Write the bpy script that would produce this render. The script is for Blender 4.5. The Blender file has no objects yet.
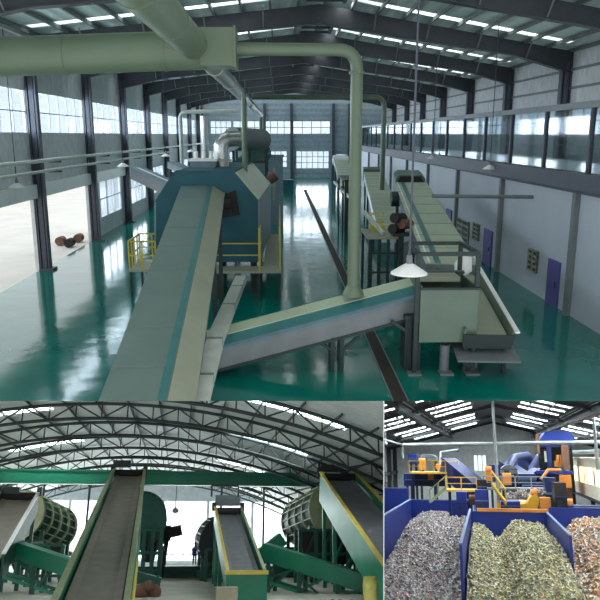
import bpy, bmesh, math, random
from mathutils import Vector, Matrix, noise
random.seed(7)
V = Vector
C = bpy.context.scene.collection
F = 700.0

# ------------------------------------------------------------------ frames
def cam_to_hall(vx, vy):
    d = V(((vx-300)/F, -(vy-300)/F, -1)).normalized()
    z = V((0, -d.z, d.y)).normalized()
    x = d.cross(z).normalized()
    return Matrix((x, d, z))
class Hall:
    def __init__(s, vx, vy, hc):
        s.A = cam_to_hall(vx, vy); s.hc = hc
    def ray(s, px, py): return s.A @ V(((px-300)/F, -(py-300)/F, -1))
    def P(s, px, py, Y):
        r = s.ray(px, py); k = Y/r.y; return V((r.x*k, Y, s.hc+r.z*k))
    def G(s, px, py, z=0.0):
        r = s.ray(px, py); k = (z-s.hc)/r.z; return V((r.x*k, r.y*k, z))
    def W(s, px, py, X):
        r = s.ray(px, py); k = X/r.x; return V((X, r.y*k, s.hc+r.z*k))
H1, H2, H3 = Hall(280, 135, 7.5), Hall(180, 540, 2.4), Hall(486, 455, 7.7)
CAM = V((0, 0, 7.5))
for h in (H1, H2, H3):
    R = (H1.A @ h.A.transposed()).to_4x4()
    h.M = Matrix.Translation(CAM) @ R @ Matrix.Translation(V((0, 0, -h.hc)))
cur = H1

# ------------------------------------------------------------------ materials
def lin(c):
    return tuple(((v/255)/12.92 if v/255 <= .04045 else ((v/255+.055)/1.055)**2.4) for v in c) + (1,)
def mat(name, rgb, rough=.55, metal=0.0, var=.12, scale=2.0, coat=0, emit=0, bump=0, spec=.5, bscale=None, bdist=.05):
    m = bpy.data.materials.new(name); m.use_nodes = True
    nt = m.node_tree; b = nt.nodes['Principled BSDF']
    c = lin(rgb)
    b.inputs['Roughness'].default_value = rough; b.inputs['Metallic'].default_value = metal
    b.inputs['Coat Weight'].default_value = coat; b.inputs['Specular IOR Level'].default_value = spec
    tc = nt.nodes.new('ShaderNodeTexCoord'); n = nt.nodes.new('ShaderNodeTexNoise')
    n.inputs['Scale'].default_value = scale; n.inputs['Detail'].default_value = 4
    nt.links.new(tc.outputs['Object'], n.inputs['Vector'])
    r = nt.nodes.new('ShaderNodeValToRGB')
    r.color_ramp.elements[0].position = .3; r.color_ramp.elements[1].position = .7
    r.color_ramp.elements[0].color = tuple(v*(1-var) for v in c[:3])+(1,)
    r.color_ramp.elements[1].color = tuple(min(1, v*(1+var)) for v in c[:3])+(1,)
    nt.links.new(n.outputs['Fac'], r.inputs['Fac']); nt.links.new(r.outputs['Color'], b.inputs['Base Color'])
    if bump:
        bp = nt.nodes.new('ShaderNodeBump'); bp.inputs['Strength'].default_value = bump
        bp.inputs['Distance'].default_value = bdist
        if bscale:
            n2 = nt.nodes.new('ShaderNodeTexNoise'); n2.inputs['Scale'].default_value = bscale; n2.inputs['Detail'].default_value = 3
            nt.links.new(tc.outputs['Object'], n2.inputs['Vector']); n = n2
        nt.links.new(n.outputs['Fac'], bp.inputs['Height']); nt.links.new(bp.outputs['Normal'], b.inputs['Normal'])
    if emit:
        b.inputs['Emission Color'].default_value = c; b.inputs['Emission Strength'].default_value = emit
    return m
def corrugated(name, rgb, dirn=(0, 1, 0), period=.35, rough=.5, depth=.35):
    m = mat(name, rgb, rough); nt = m.node_tree; b = nt.nodes['Principled BSDF']
    tc = nt.nodes.new('ShaderNodeTexCoord'); mp = nt.nodes.new('ShaderNodeVectorMath'); mp.operation = 'DOT_PRODUCT'
    mp.inputs[1].default_value = tuple(v*2*math.pi/period for v in dirn)
    nt.links.new(tc.outputs['Object'], mp.inputs[0])
    s = nt.nodes.new('ShaderNodeMath'); s.operation = 'SINE'; nt.links.new(mp.outputs['Value'], s.inputs[0])
    bp = nt.nodes.new('ShaderNodeBump'); bp.inputs['Strength'].default_value = depth; bp.inputs['Distance'].default_value = .04
    nt.links.new(s.outputs[0], bp.inputs['Height']); nt.links.new(bp.outputs['Normal'], b.inputs['Normal'])
    return m
def glass(name, rgb, clear=.8):
    m = bpy.data.materials.new(name); m.use_nodes = True; nt = m.node_tree
    for n in list(nt.nodes): nt.nodes.remove(n)
    o = nt.nodes.new('ShaderNodeOutputMaterial'); t = nt.nodes.new('ShaderNodeBsdfTransparent')
    g = nt.nodes.new('ShaderNodeBsdfGlossy'); g.inputs['Roughness'].default_value = .05
    t.inputs['Color'].default_value = lin(rgb); g.inputs['Color'].default_value = (.9, .93, .95, 1)
    mx = nt.nodes.new('ShaderNodeMixShader'); mx.inputs[0].default_value = 1-clear
    nt.links.new(t.outputs[0], mx.inputs[1]); nt.links.new(g.outputs[0], mx.inputs[2]); nt.links.new(mx.outputs[0], o.inputs[0])
    return m
def frp(name, rgb, t=.7):
    m = bpy.data.materials.new(name); m.use_nodes = True; nt = m.node_tree
    for n in list(nt.nodes): nt.nodes.remove(n)
    o = nt.nodes.new('ShaderNodeOutputMaterial'); a = nt.nodes.new('ShaderNodeBsdfTransparent'); d = nt.nodes.new('ShaderNodeBsdfTranslucent')
    a.inputs['Color'].default_value = lin(rgb); d.inputs['Color'].default_value = lin(rgb)
    mx = nt.nodes.new('ShaderNodeMixShader'); mx.inputs[0].default_value = 1-t
    nt.links.new(a.outputs[0], mx.inputs[1]); nt.links.new(d.outputs[0], mx.inputs[2]); nt.links.new(mx.outputs[0], o.inputs[0])
    return m
def waste_mat(name, pal, scale=6):
    m = mat(name, (120, 115, 105), .85); nt = m.node_tree; b = nt.nodes['Principled BSDF']
    tc = nt.nodes.new('ShaderNodeTexCoord'); vo = nt.nodes.new('ShaderNodeTexVoronoi'); vo.inputs['Scale'].default_value = scale
    nt.links.new(tc.outputs['Object'], vo.inputs['Vector'])
    sp = nt.nodes.new('ShaderNodeSeparateColor'); nt.links.new(vo.outputs['Color'], sp.inputs[0])
    r = nt.nodes.new('ShaderNodeValToRGB'); r.color_ramp.interpolation = 'CONSTANT'
    pal = [tuple(min(255, int(v*1.12+40)) for v in c) for c in pal]; e = r.color_ramp.elements
    e[0].position = 0; e[0].color = lin(pal[0]); e[1].position = 1/len(pal); e[1].color = lin(pal[1])
    for i, c in enumerate(pal[2:]):
        q = e.new((i+2)/len(pal)); q.color = lin(c)
    nt.links.new(sp.outputs[0], r.inputs['Fac']); nt.links.new(r.outputs['Color'], b.inputs['Base Color'])
    bp = nt.nodes.new('ShaderNodeBump'); bp.inputs['Distance'].default_value = .2; bp.inputs['Strength'].default_value = .8
    nt.links.new(vo.outputs['Distance'], bp.inputs['Height']); nt.links.new(bp.outputs['Normal'], b.inputs['Normal'])
    return m
M = dict(
    epoxy=mat('teal_epoxy', (0, 112, 100), .11, 0, .2, .45, coat=.0, bump=1, bscale=.8, bdist=.013, spec=.5),
    concrete=mat('pale_concrete', (215, 213, 205), .8, 0, .08, .5),
    steel=mat('dark_steel', (74, 78, 88), .5, .2),
    rafter=mat('rafter_steel', (56, 60, 64), .6, .1),
    purlin=mat('purlin_steel', (104, 112, 110), .6, .1),
    roof=corrugated('roof_sheet', (176, 192, 184), (1, 0, 0), .6),
    wallp=corrugated('wall_panel', (205, 206, 208), (0, 1, 0), .9, .6, .2),
    wallh=corrugated('end_wall_panel', (146, 162, 170), (0, 0, 1), .9, .6, .6),
    wallw=mat('white_wall', (190, 196, 206), .5, 0, .05, .4),
    mull=mat('window_frame_white', (150, 158, 170), .5),
    glass=glass('clear_glass', (235, 242, 248), .88),
    gglass=glass('gallery_glass', (205, 214, 216), .8),
    frp=frp('translucent_sheet', (245, 250, 250), .75),
    duct=mat('sage_green_paint', (98, 114, 92), .38, 0, .06, 1),
    silver=mat('silver_foil', (190, 192, 190), .3, .8, .15, 8, bump=.4),
    pipe=mat('pale_pipe', (186, 192, 180), .4),
    cover=mat('conveyor_cover', (100, 120, 112), .42, 0, .08, .8),
    cover2=mat('conveyor_cover_pale', (178, 190, 162), .42, 0, .08, .8),
    teal=mat('teal_stripe', (52, 112, 112), .4),
    cream=mat('cream_panel', (150, 154, 134), .5, 0, .08, 1),
    side=mat('grey_side', (112, 119, 121), .45),
    blue=mat('machine_blue', (8, 76, 88), .6, 0, .15, 1),
    bluegrey=mat('blue_grey', (104, 128, 138), .45),
    yellow=mat('rail_yellow', (196, 176, 60), .5),
    dark=mat('dark_frame', (40, 54, 52), .5, .2),
    hopper=mat('hopper_grey', (92, 110, 96), .4, .1, .1, 1.5),
    white=mat('white_enamel', (238, 238, 234), .35, 0, .03),
    purple=mat('purple_door', (88, 78, 150), .5),
    trench=mat('trench_grating', (46, 42, 34), .8, 0, .3, 6),
    rubber=mat('belt_rubber', (136, 128, 118), .7, 0, .12, 2),
    rubberd=mat('belt_rubber_dark', (104, 104, 110), .55, 0, .15, 3),
    black=mat('black_rubber', (34, 32, 32), .7),
    brown=mat('rusty_motor', (110, 78, 60), .7),
    # hall 2
    h2roof=corrugated('vault_sheet', (200, 208, 206), (0, 1, 0), .5, .5, .3),
    h2truss=mat('truss_steel', (48, 60, 60), .5, .2),
    h2floor=mat('dusty_floor', (196, 192, 180), .75, 0, .12, .6),
    h2wall=corrugated('hall_end_sheet', (176, 186, 194), (1, 0, 0), .8, .5, .2),
    green=mat('machine_green', (20, 122, 92), .4, 0, .12, 1),
    dgreen=mat('dark_machine_green', (22, 84, 70), .5, 0, .2, 2),
    ygreen=mat('yellow_edge', (214, 190, 70), .45),
    trim=mat('skirt_olive', (150, 158, 120), .5),
    sack=mat('yellow_sack', (168, 164, 84), .7, 0, .25, 5),
    card=mat('cardboard', (186, 176, 154), .8),
    overall=mat('blue_overalls', (34, 66, 160), .8),
    skin=mat('skin', (190, 140, 112), .6), hair=mat('hair', (30, 26, 24), .8),
    # hall 3
    pit=mat('pit_blue', (16, 42, 128), .45, 0, .18, .7),
    pitd=mat('deep_blue', (9, 27, 84), .45, 0, .2, 1),
    steelblue=mat('steel_edge', (104, 120, 156), .5),
    orange=mat('orange_paint', (210, 132, 50), .5),
    h3yellow=mat('deck_yellow', (214, 168, 44), .5),
    h3roof=mat('dark_roof', (80, 84, 86), .7, 0, .2, 1),
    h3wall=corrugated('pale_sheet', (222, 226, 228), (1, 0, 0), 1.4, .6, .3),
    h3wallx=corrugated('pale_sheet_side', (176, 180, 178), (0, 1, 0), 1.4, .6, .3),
    cabin=mat('cabin_cream', (238, 230, 210), .6, 0, .04),
    lit=mat('lit_window', (255, 238, 196), .5, emit=1.2),
    h3floor=mat('grimy_floor', (84, 80, 74), .9, 0, .2, 1),
    tube=mat('grey_tube', (150, 156, 156), .5),
)
M['w1'] = waste_mat('mixed_waste_lilac', [(150, 140, 150), (116, 104, 108), (178, 168, 168), (96, 90, 84), (140, 130, 120), (206, 200, 200), (120, 110, 126), (160, 146, 130), (74, 70, 72), (150, 116, 112), (126, 128, 120)], 9)
M['w2'] = waste_mat('mixed_waste_green', [(140, 132, 104), (106, 104, 78), (168, 158, 130), (86, 84, 66), (186, 180, 160), (124, 112, 90), (96, 102, 76), (150, 138, 100), (120, 120, 100), (168, 156, 96)], 9)
M['w3'] = waste_mat('mixed_waste_rust', [(150, 128, 104), (170, 108, 66), (120, 108, 96), (196, 190, 180), (130, 92, 60), (90, 80, 70), (160, 146, 124), (104, 110, 100), (184, 132, 90)], 8)

# ------------------------------------------------------------------ mesh builder
class MB:
    def __init__(s): s.v = []; s.f = []; s.smooth = set()
    def add(s, vs, fs, smooth=False):
        n = len(s.v); s.v += [V(p) for p in vs]
        for f in fs:
            if smooth: s.smooth.add(len(s.f))
            s.f.append(tuple(i+n for i in f))
        return s
    def box(s, a, b):
        x0, x1 = sorted((a[0], b[0])); y0, y1 = sorted((a[1], b[1])); z0, z1 = sorted((a[2], b[2]))
        vs = [(x, y, z) for z in (z0, z1) for y in (y0, y1) for x in (x0, x1)]
        return s.add(vs, [(0, 2, 3, 1), (4, 5, 7, 6), (0, 1, 5, 4), (2, 6, 7, 3), (0, 4, 6, 2), (1, 3, 7, 5)])
    def boxc(s, c, sz): 
        h = V(sz)/2; return s.box(V(c)-h, V(c)+h)
    def prof(s, pts, A, B, up=(0, 0, 1)):
        A, B = V(A), V(B); d = (B-A).normalized(); u = V(up)
        if abs(d.dot(u)) > .97: u = V((0, 1, 0))
        sd = d.cross(u).normalized(); u = sd.cross(d).normalized()
        n = len(pts)
        vs = [A+sd*p[0]+u*p[1] for p in pts]+[B+sd*p[0]+u*p[1] for p in pts]
        fs = [tuple(range(n))[::-1], tuple(range(n, 2*n))]+[(i, (i+1) % n, n+(i+1) % n, n+i) for i in range(n)]
        return s.add(vs, fs)
    def bar(s, A, B, w=.1, h=None, up=(0, 0, 1)):
        h = h or w; return s.prof([(-w/2, -h/2), (w/2, -h/2), (w/2, h/2), (-w/2, h/2)], A, B, up)
    def ibeam(s, A, B, w, h, t=.05, up=(0, 0, 1)):
        a, b = w/2, h/2
        return s.prof([(-a, -b), (a, -b), (a, -b+t), (t/2, -b+t), (t/2, b-t), (a, b-t), (a, b), (-a, b), (-a, b-t), (-t/2, b-t), (-t/2, -b+t), (-a, -b+t)], A, B, up)
    def tube(s, pts, r, n=14, caps=True):
        pts = [V(p) for p in pts]; rs = r if isinstance(r, (list, tuple)) else [r]*len(pts)
        base = len(s.v); u = None; vs = []
        for i, p in enumerate(pts):
            d = (pts[min(i+1, len(pts)-1)]-pts[max(i-1, 0)]).normalized()
            if u is None:
                u = d.cross(V((0, 0, 1)))
                if u.length < .05: u = V((1, 0, 0))
            u = (u-d*u.dot(d)).normalized(); w = d.cross(u)
            for k in range(n):
                a = 2*math.pi*k/n; vs.append(p+(u*math.cos(a)+w*math.sin(a))*rs[i])
        fs = [(i*n+k, i*n+(k+1) % n, (i+1)*n+(k+1) % n, (i+1)*n+k) for i in range(len(pts)-1) for k in range(n)]
        s.add(vs, fs, True)
        if caps: s.add([vs[k] for k in range(n)], [tuple(range(n))[::-1]]); s.add(vs[-n:], [tuple(range(n))])
        return s
    def lathe(s, c, prof, n=24, axis=(0, 0, 1)):
        c = V(c); q = V((0, 0, 1)).rotation_difference(V(axis).normalized()); vs = []
        for r, z in prof:
            for k in range(n):
                a = 2*math.pi*k/n; vs.append(c+q @ V((r*math.cos(a), r*math.sin(a), z)))
        fs = [(i*n+k, i*n+(k+1) % n, (i+1)*n+(k+1) % n, (i+1)*n+k) for i in range(len(prof)-1) for k in range(n)]
        return s.add(vs, fs, True)
    def ball(s, c, r, n=12):
        return s.lathe(c, [(max(r*math.sin(math.pi*i/8), .001), -r*math.cos(math.pi*i/8)) for i in range(9)], n)
    def grid(s, fn, nu, nv, smooth=True):
        vs = [fn(i/nu, j/nv) for i in range(nu+1) for j in range(nv+1)]
        return s.add(vs, [(i*(nv+1)+j, (i+1)*(nv+1)+j, (i+1)*(nv+1)+j+1, i*(nv+1)+j+1) for i in range(nu) for j in range(nv)], smooth)
def elbow(a, b, c, r, n=6):
    a, b, c = V(a), V(b), V(c); p = b+(a-b).normalized()*r; q = b+(c-b).normalized()*r
    return [a]+[p*(1-t)**2+b*2*t*(1-t)+q*t*t for t in [i/n for i in range(n+1)]]+[c]

def rootof(o):
    while o.parent: o = o.parent
    return o
def link(o, base, parent):
    C.objects.link(o); o['_hall'] = [H1, H2, H3].index(cur)
    if parent is None: o.matrix_world = cur.M @ Matrix.Translation(base)
    else: o.parent = parent
def obj(name, mb, m, parent=None, base=None):
    if parent is not None: base = V(rootof(parent)['_base'])
    elif base is None:
        xs = [sum(v[i] for v in mb.v)/len(mb.v) for i in (0, 1)]; base = V((xs[0], xs[1], min(v.z for v in mb.v)))
    me = bpy.data.meshes.new(name); me.from_pydata([tuple(v-base) for v in mb.v], [], mb.f)
    for i in mb.smooth: me.polygons[i].use_smooth = True
    bm = bmesh.new(); bm.from_mesh(me); bmesh.ops.recalc_face_normals(bm, faces=bm.faces); bm.to_mesh(me); bm.free()
    me.materials.append(M[m] if isinstance(m, str) else m)
    o = bpy.data.objects.new(name, me); link(o, base, parent)
    if parent is None: o['_base'] = tuple(base)
    return o
def tag(o, label, cat, group=None, kind=None):
    o['label'] = label; o['category'] = cat
    if group: o['group'] = group
    if kind: o['kind'] = kind
    return o
def thing(name, label, cat, base, group=None):
    o = bpy.data.objects.new(name, None); o.empty_display_size = .2
    link(o, V(base), None); o['_base'] = tuple(V(base)); return tag(o, label, cat, group)
def struct(name, mb, m, parent=None):
    o = obj(name, mb, m, parent)
    if parent is None: o['kind'] = 'structure'
    return o
def one(name, mb, m, label, cat, group=None, kind=None):
    return tag(obj(name, mb, m), label, cat, group, kind)
def cells(openings, u0, u1, z0, z1):
    us = sorted({u0, u1, *[min(max(o[i], u0), u1) for o in openings for i in (0, 1)]})
    zs = sorted({z0, z1, *[min(max(o[i], z0), z1) for o in openings for i in (2, 3)]})
    for a, b in zip(us, us[1:]):
        for c, d in zip(zs, zs[1:]):
            m, n = (a+b)/2, (c+d)/2
            if not any(o[0] < m < o[1] and o[2] < n < o[3] for o in openings): yield a, b, c, d
def wallx(X, t, y0, y1, z0, z1, ops=()):
    mb = MB()
    for a, b, c, d in cells(list(ops), y0, y1, z0, z1): mb.box((X, a, c), (X+t, b, d))
    return mb
def wally(Y, t, x0, x1, z0, z1, ops=()):
    mb = MB()
    for a, b, c, d in cells(list(ops), x0, x1, z0, z1): mb.box((a, Y, c), (b, Y+t, d))
    return mb
WN = [0]
def window(axis, c, u0, u1, z0, z1, nu, nz, fm='mull', gm='glass', w=.09, t=.12):
    WN[0] += 1; mb = MB(); pn = MB()
    def bx(a, b, p, q):
        mb.box((c, a, p), (c+t, b, q)) if axis == 'x' else mb.box((a, c, p), (b, c+t, q))
    for i in range(nu+1):
        u = u0+(u1-u0)*i/nu; ww = w*(1.4 if i in (0, nu) else 1); bx(max(u0, u-ww/2), min(u1, u+ww/2), z0, z1)
    for j in range(nz+1):
        z = z0+(z1-z0)*j/nz; bx(u0, u1, max(z0, z-w/2), min(z1, z+w/2))
    f = struct('window_%d' % WN[0], mb, fm)
    m = c+t/2
    pn.box((m-.01, u0, z0), (m+.01, u1, z1)) if axis == 'x' else pn.box((u0, m-.01, z0), (u1, m+.01, z1))
    obj('window_pane', pn, gm, f); return f
def rail_run(th, pts, h=1.0, r=.035, step=1.2, m='yellow', mid=True, toe=False):
    for a, b in zip(pts, pts[1:]):
        a, b = V(a), V(b); n = max(1, round((b-a).length/step)); up = V((0, 0, h))
        for i in range(n+1):
            if i == 0 and a != V(pts[0]): continue
            p = a.lerp(b, i/n); obj('rail_post', MB().bar(p, p+up, r*2), m, th)
        obj('handrail', MB().bar(a+up, b+up, r*2), m, th)
        if mid: obj('mid_rail', MB().bar(a+up*.5, b+up*.5, r*1.5), m, th)
ORD = ['nearest', 'second nearest', 'third nearest', 'fourth nearest', 'fifth nearest', 'sixth nearest', 'seventh nearest', 'eighth nearest', 'ninth nearest', 'tenth nearest', 'eleventh nearest', 'twelfth nearest']

def daylight(c, sx, sy, toward, L, name='daylight'):
    l = bpy.data.lights.new(name, 'AREA'); l.shape = 'RECTANGLE'; l.size = sx; l.size_y = sy; l.energy = L*math.pi*sx*sy; l.color = (.96, .985, 1)
    o = bpy.data.objects.new(name, l); C.objects.link(o)
    z = -V(toward).normalized(); x = V((1, 0, 0)) if abs(z.x) < .9 else V((0, 1, 0)); y = z.cross(x).normalized(); x = y.cross(z)
    o.matrix_world = cur.M @ Matrix.Translation(V(c)) @ Matrix((x, y, z)).transposed().to_4x4()
# =================================================================== HALL 1
cur = H1
P, G, W = H1.P, H1.G, H1.W
XL, XR, XO = -13.7, 12.3, 18.3
ex_c = -2.0
YE = 126.0
B = 11.3
colY = [B*(3.52+k) for k in range(8)]
colYr = [B*(4.03+k) for k in range(-1, 8)]
y_end0 = 14.0
def roofz(x): return 15.0-.144*abs(x-2.3)
struct('floor', MB().box((XL, 10, -.15), (XR, YE, 0)), 'epoxy')
obj_t = G(391, 380)
tm = MB().box((obj_t.x-.2, 12, 0), (obj_t.x+.2, 100, .02))
struct('trim_1', tm, 'trench')
te = MB(); te.box((obj_t.x-.24, 12, 0), (obj_t.x-.2, 100, .03)); te.box((obj_t.x+.2, 12, 0), (obj_t.x+.24, 100, .03))
struct('trim_2', te, 'side')
# ground outside the big doors
one('outside_yard', MB().box((XL-60, 10, -.3), (XL, 150, -.02)), 'concrete', 'pale concrete yard seen through the open left doors', 'yard')['kind'] = 'structure'
# left wall
zw0, zw1, zd = 7.6, 9.85, 4.1
ops = []; wins = []
edges = [colY[0]-B*2, colY[0]-B]+colY+[colY[-1]+B]
for i, (a, b) in enumerate(zip(edges, edges[1:])):
    b = min(b, YE)
    if a > YE-2: break
    wins.append((a+.25, b-.25, zw0, zw1, 6, 2, 'mull', 'glass', .06))
    if i <= 2: ops.append((a+.3, b-.3, 0, zd))
    else: wins.append((a+.8, b-1.2, 1.3, 4.1, 4, 2))
struct('wall_left', wallx(XL-.2, .2, 10, YE, 0, 12.6, ops+[w[:4] for w in wins]), 'wallp')
for w in wins: window('x', XL-.16, *w)
# white roller door boxes over the openings
for i, (a, b) in enumerate(zip(edges[:4], edges[1:5])):
    one('door_lintel', MB().box((XL+.02, a+.4, zd+.0), (XL+.3, b-.4, zd+.75)), 'white', 'white lintel box above the %s opening of the left wall' % ORD[i], 'lintel', 'lintel boxes along the left wall')
# columns
for k, y in enumerate(colY):
    if y > YE-3: break
    o = thing('steel_column', 'dark steel column on the left wall, %s of its row' % ORD[k], 'column', (XL+.45, y, 0), 'columns of the left wall')
    obj('column_shaft', MB().ibeam((XL+.3, y, 0), (XL+.3, y, 12.2), .45, .55, .09, up=(1, 0, 0)).boxc((XL+.3, y, 6), (.25, .36, 11.9)), 'steel', o)
    obj('base_plate', MB().box((XL+.02, y-.4, 0), (XL+.8, y+.4, .12)), 'steel', o)
for k, y in enumerate(colYr):
    if y > YE-3 or k == 0: continue
    o = thing('steel_column', 'dark steel column behind the glazed gallery, %s of its row' % ORD[k-1], 'column', (XO-.45, y, 6.02), 'columns behind the gallery')
    obj('column_shaft', MB().ibeam((XO-.35, y, 6.02), (XO-.35, y, 12.2), .45, .65, .09, up=(1, 0, 0)).boxc((XO-.35, y, 9), (.3, .42, 5.9)), 'steel', o)
# rafters
for k in range(-2, 7):
    yl = B*(3.52+k); yr = B*(4.03+k); ym = yl+(yr-yl)*(2.3-XL)/(XO-XL)
    o = thing('roof_rafter', 'dark tapered roof rafter spanning the upper hall, %s' % ORD[k+2], 'rafter', (2.3, ym, 13.2), 'roof rafters of the upper hall')
    for (xa, ya, nm) in ((XL, yl, 'rafter_beam'), (XO, yr, 'rafter_beam')):
        zt = 12.55; m = MB()
        a0, a1 = V((xa, ya, zt)), V((2.3, ym, 14.75)); dd = V((0, .14, 0))
        for t0, t1, d0, d1 in ((0, .25, 1.25, .8), (.25, 1, .8, 1.0)):
            p, q = a0.lerp(a1, t0), a0.lerp(a1, t1)
            vs = [p-dd, p+dd, p+dd-V((0, 0, d0)), p-dd-V((0, 0, d0)), q-dd, q+dd, q+dd-V((0, 0, d1)), q-dd-V((0, 0, d1))]
            m.add(vs, [(0, 1, 2, 3), (4, 7, 6, 5), (0, 4, 5, 1), (1, 5, 6, 2), (2, 6, 7, 3), (3, 7, 4, 0)])
            vs2 = [v.copy() for v in (vs[2]+dd, vs[3]-dd, vs[7]-dd, vs[6]+dd)]
            m.add(vs2+[v-V((0, 0, .06)) for v in vs2], [(0, 1, 2, 3), (4, 5, 6, 7), (0, 1, 5, 4), (1, 2, 6, 5), (2, 3, 7, 6), (3, 0, 4, 7)])
        obj(nm, m, 'rafter', o)
    for t in (.2, .4, .6, .8):   # fly braces
        for xa, ya in ((XL, yl), (XO, yr)):
            q = V((xa, ya, 12.55)).lerp(V((2.3, ym, 14.75)), t)
            obj('fly_brace', MB().bar(q-V((0, .1, .95)), q+V((0, -1.1, -.05)), .07), 'purlin', o)
# ceiling: sheets with openings for light strips
ce = MB(); pu = MB(); SK = []
def skew(x): return 5.76*(x-XL)/(XO-XL)
def rz(x, y, x2, y2, z=0):
    return [V((x, y+skew(x), roofz(x)+z)), V((x2, y+skew(x2), roofz(x2)+z)), V((x2, y2+skew(x2), roofz(x2)+z)), V((x, y2+skew(x), roofz(x)+z))]
def slabq(mb, q, t=.06):
    mb.add(q+[p+V((0, 0, t)) for p in q], [(0, 1, 2, 3), (7, 6, 5, 4), (0, 4, 5, 1), (1, 5, 6, 2), (2, 6, 7, 3), (3, 7, 4, 0)])
for k in range(-2, 8):
    yb = B*(3.52+k); ya = yb-B
    s0, s1 = yb-2.4, yb-1.5
    for xa, xb in ((XL-.2, 2.3), (2.3, XO+.2)):
        slabq(ce, rz(xa, ya, xb, s0)); slabq(ce, rz(xa, s1, xb, yb))
        WN[0] += 1; q = rz(xa+1.2, s0, xb-1.2, s1) if xa < 0 else rz(xa+1.2, s0, xb-1.2, s1)
        sm = MB(); slabq(sm, q, .03); struct('window_%d' % WN[0], sm, 'frp')
        slabq(ce, rz(xa, s0, xa+1.2, s1)); slabq(ce, rz(xb-1.2, s0, xb, s1))
struct('ceiling', ce, 'roof')
for k in range(-2, 7):
    yc = B*(3.52+k)-1.95
    for xa, xb in ((XL+1, 1.1), (3.5, XO-1)):
        xm = (xa+xb)/2; daylight((xm, yc+skew(xm), roofz(xm)+.9), xb-xa, 1.0, (0, 0, -1), 9)
daylight((XL-.7, 68, 8.75), 96, 2.4, (1, 0, -.0), 12)
daylight((XL-.7, 90, 2.7), 68, 2.6, (1, 0, 0), 8)
daylight((XO+.7, 68, 8.3), 96, 1.8, (-1, 0, 0), 5)
daylight((ex_c, 126.9, 8.95), 24, 2.4, (0, -1, 0), 8)
daylight((ex_c, 126.9, 3.0), 26, 3.2, (0, -1, 0), 10)
x = XL+.8
while x < XO:
    pu.bar((x, 14, roofz(x)-.13), (x, YE, roofz(x)-.13), .1, .22); x += 1.55
struct('trim_3', pu, 'purlin')
# ridge ventilator frame
for k in range(-1, 6):
    y = B*(3.9+k)+3
    o = MB()
    for sx in (-1, 1): o.box((2.3+sx*1.0-.08, y-2.2, 14.0), (2.3+sx*1.0+.08, y+2.2, 14.6))
    for yy in (-2, 0, 2): o.box((1.3, y+yy-.06, 14.05), (3.3, y+yy+.06, 14.2))
    one('ridge_ventilator', o, 'rafter', 'dark ladder-like ventilator frame under the ridge, %s' % ORD[k+1], 'ventilator', 'ridge ventilators')
# gallery and right wall
yg = 10
struct('wall_right', wallx(XR, .2, yg, YE, 0, 5.2), 'wallw')
gy = [28.07+4.9*k for k in range(-3, 20)]
go = thing('gallery', 'long glazed gallery running above the white right wall', 'gallery', (XR, 60, 5.2))
obj('gallery_floor', MB().box((XR+.2, yg, 5.3), (XO, YE, 6.0)), 'white', go)
obj('gallery_beam', MB().box((XR-.25, yg, 5.25), (XR+.2, YE, 5.95)).box((XR-.35, yg, 5.9), (XR+.2, YE, 6.0)).box((XR-.35, yg, 5.2), (XR+.2, YE, 5.27)), 'steel', go)
obj('gallery_top_beam', MB().box((XR-.1, yg, 8.55), (XR+.2, YE, 8.8)), 'side', go)
for y in gy:
    if y < YE-1: obj('gallery_mullion', MB().box((XR-.08, y-.09, 6.0), (XR+.1, y+.09, 8.55)), 'steel', go)
for a, b in zip(gy, gy[1:]):
    if b < YE: obj('gallery_pane', MB().box((XR, a+.09, 6.0), (XR+.02, b-.09, 8.55)), 'gglass', go)
k = 0
for y in [28.7+9.9*i for i in range(0, 10)]:
    if y > YE-2: break
    one('wall_pilaster', MB().box((XR-.22, y-.16, 0), (XR, y+.16, 5.2)), 'side', 'slim grey pilaster on the white right wall, %s' % ORD[k], 'pilaster', 'pilasters of the right wall'); k += 1
wo = []
for i, (a, b) in enumerate(zip([14]+colYr, colYr+[YE])):
    if b-a > 3 and b <= YE: wo.append((a+.5, b-.5, 7.5, 9.1, 6, 2))
struct('wall_right_upper', wallx(XO, .2, yg, YE, 5.2, 12.7, [w[:4] for w in wo]), 'wallp')
for w in wo: window('x', XO+.02, *w)
gi = MB()
for z in (9.3, 10.3, 11.4): gi.box((XO-.12, yg, z), (XO, YE, z+.14))
struct('trim_4', gi, 'side')
# doors and louvres in right wall
for n, (x0, x1, y0, y1) in enumerate([(547, 558.5, 258, 299), (483.5, 491.5, 228, 262), (446.5, 451.5, 208, 229)]):
    a, b = W(x1, y1, XR), W(x0, y1, XR)
    zt = W((x0+x1)/2, y0+1, XR).z; o = MB().box((XR-.1, a.y, 0), (XR-.0, b.y, max(zt, 1.9)))
    d = struct('door_%d' % (n+1), o, 'purple')
    obj('door_handle', MB().boxc((XR-.14, a.y+.25, 1), (.06, .05, .25)), 'steel', d)
for x0, x1, y0, y1 in [(528.5, 538, 249, 271), (473.5, 479.5, 223, 240), (457, 469, 219, 241)]:
    a, b = W(x1, y1, XR), W(x0, y1, XR); z0, z1 = W((x0+x1)/2, y1, XR).z, W((x0+x1)/2, y0, XR).z
    window('x', XR-.12, a.y, b.y, z0, z1, 2, 4, 'cream', 'dark', .12, .12)
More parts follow.
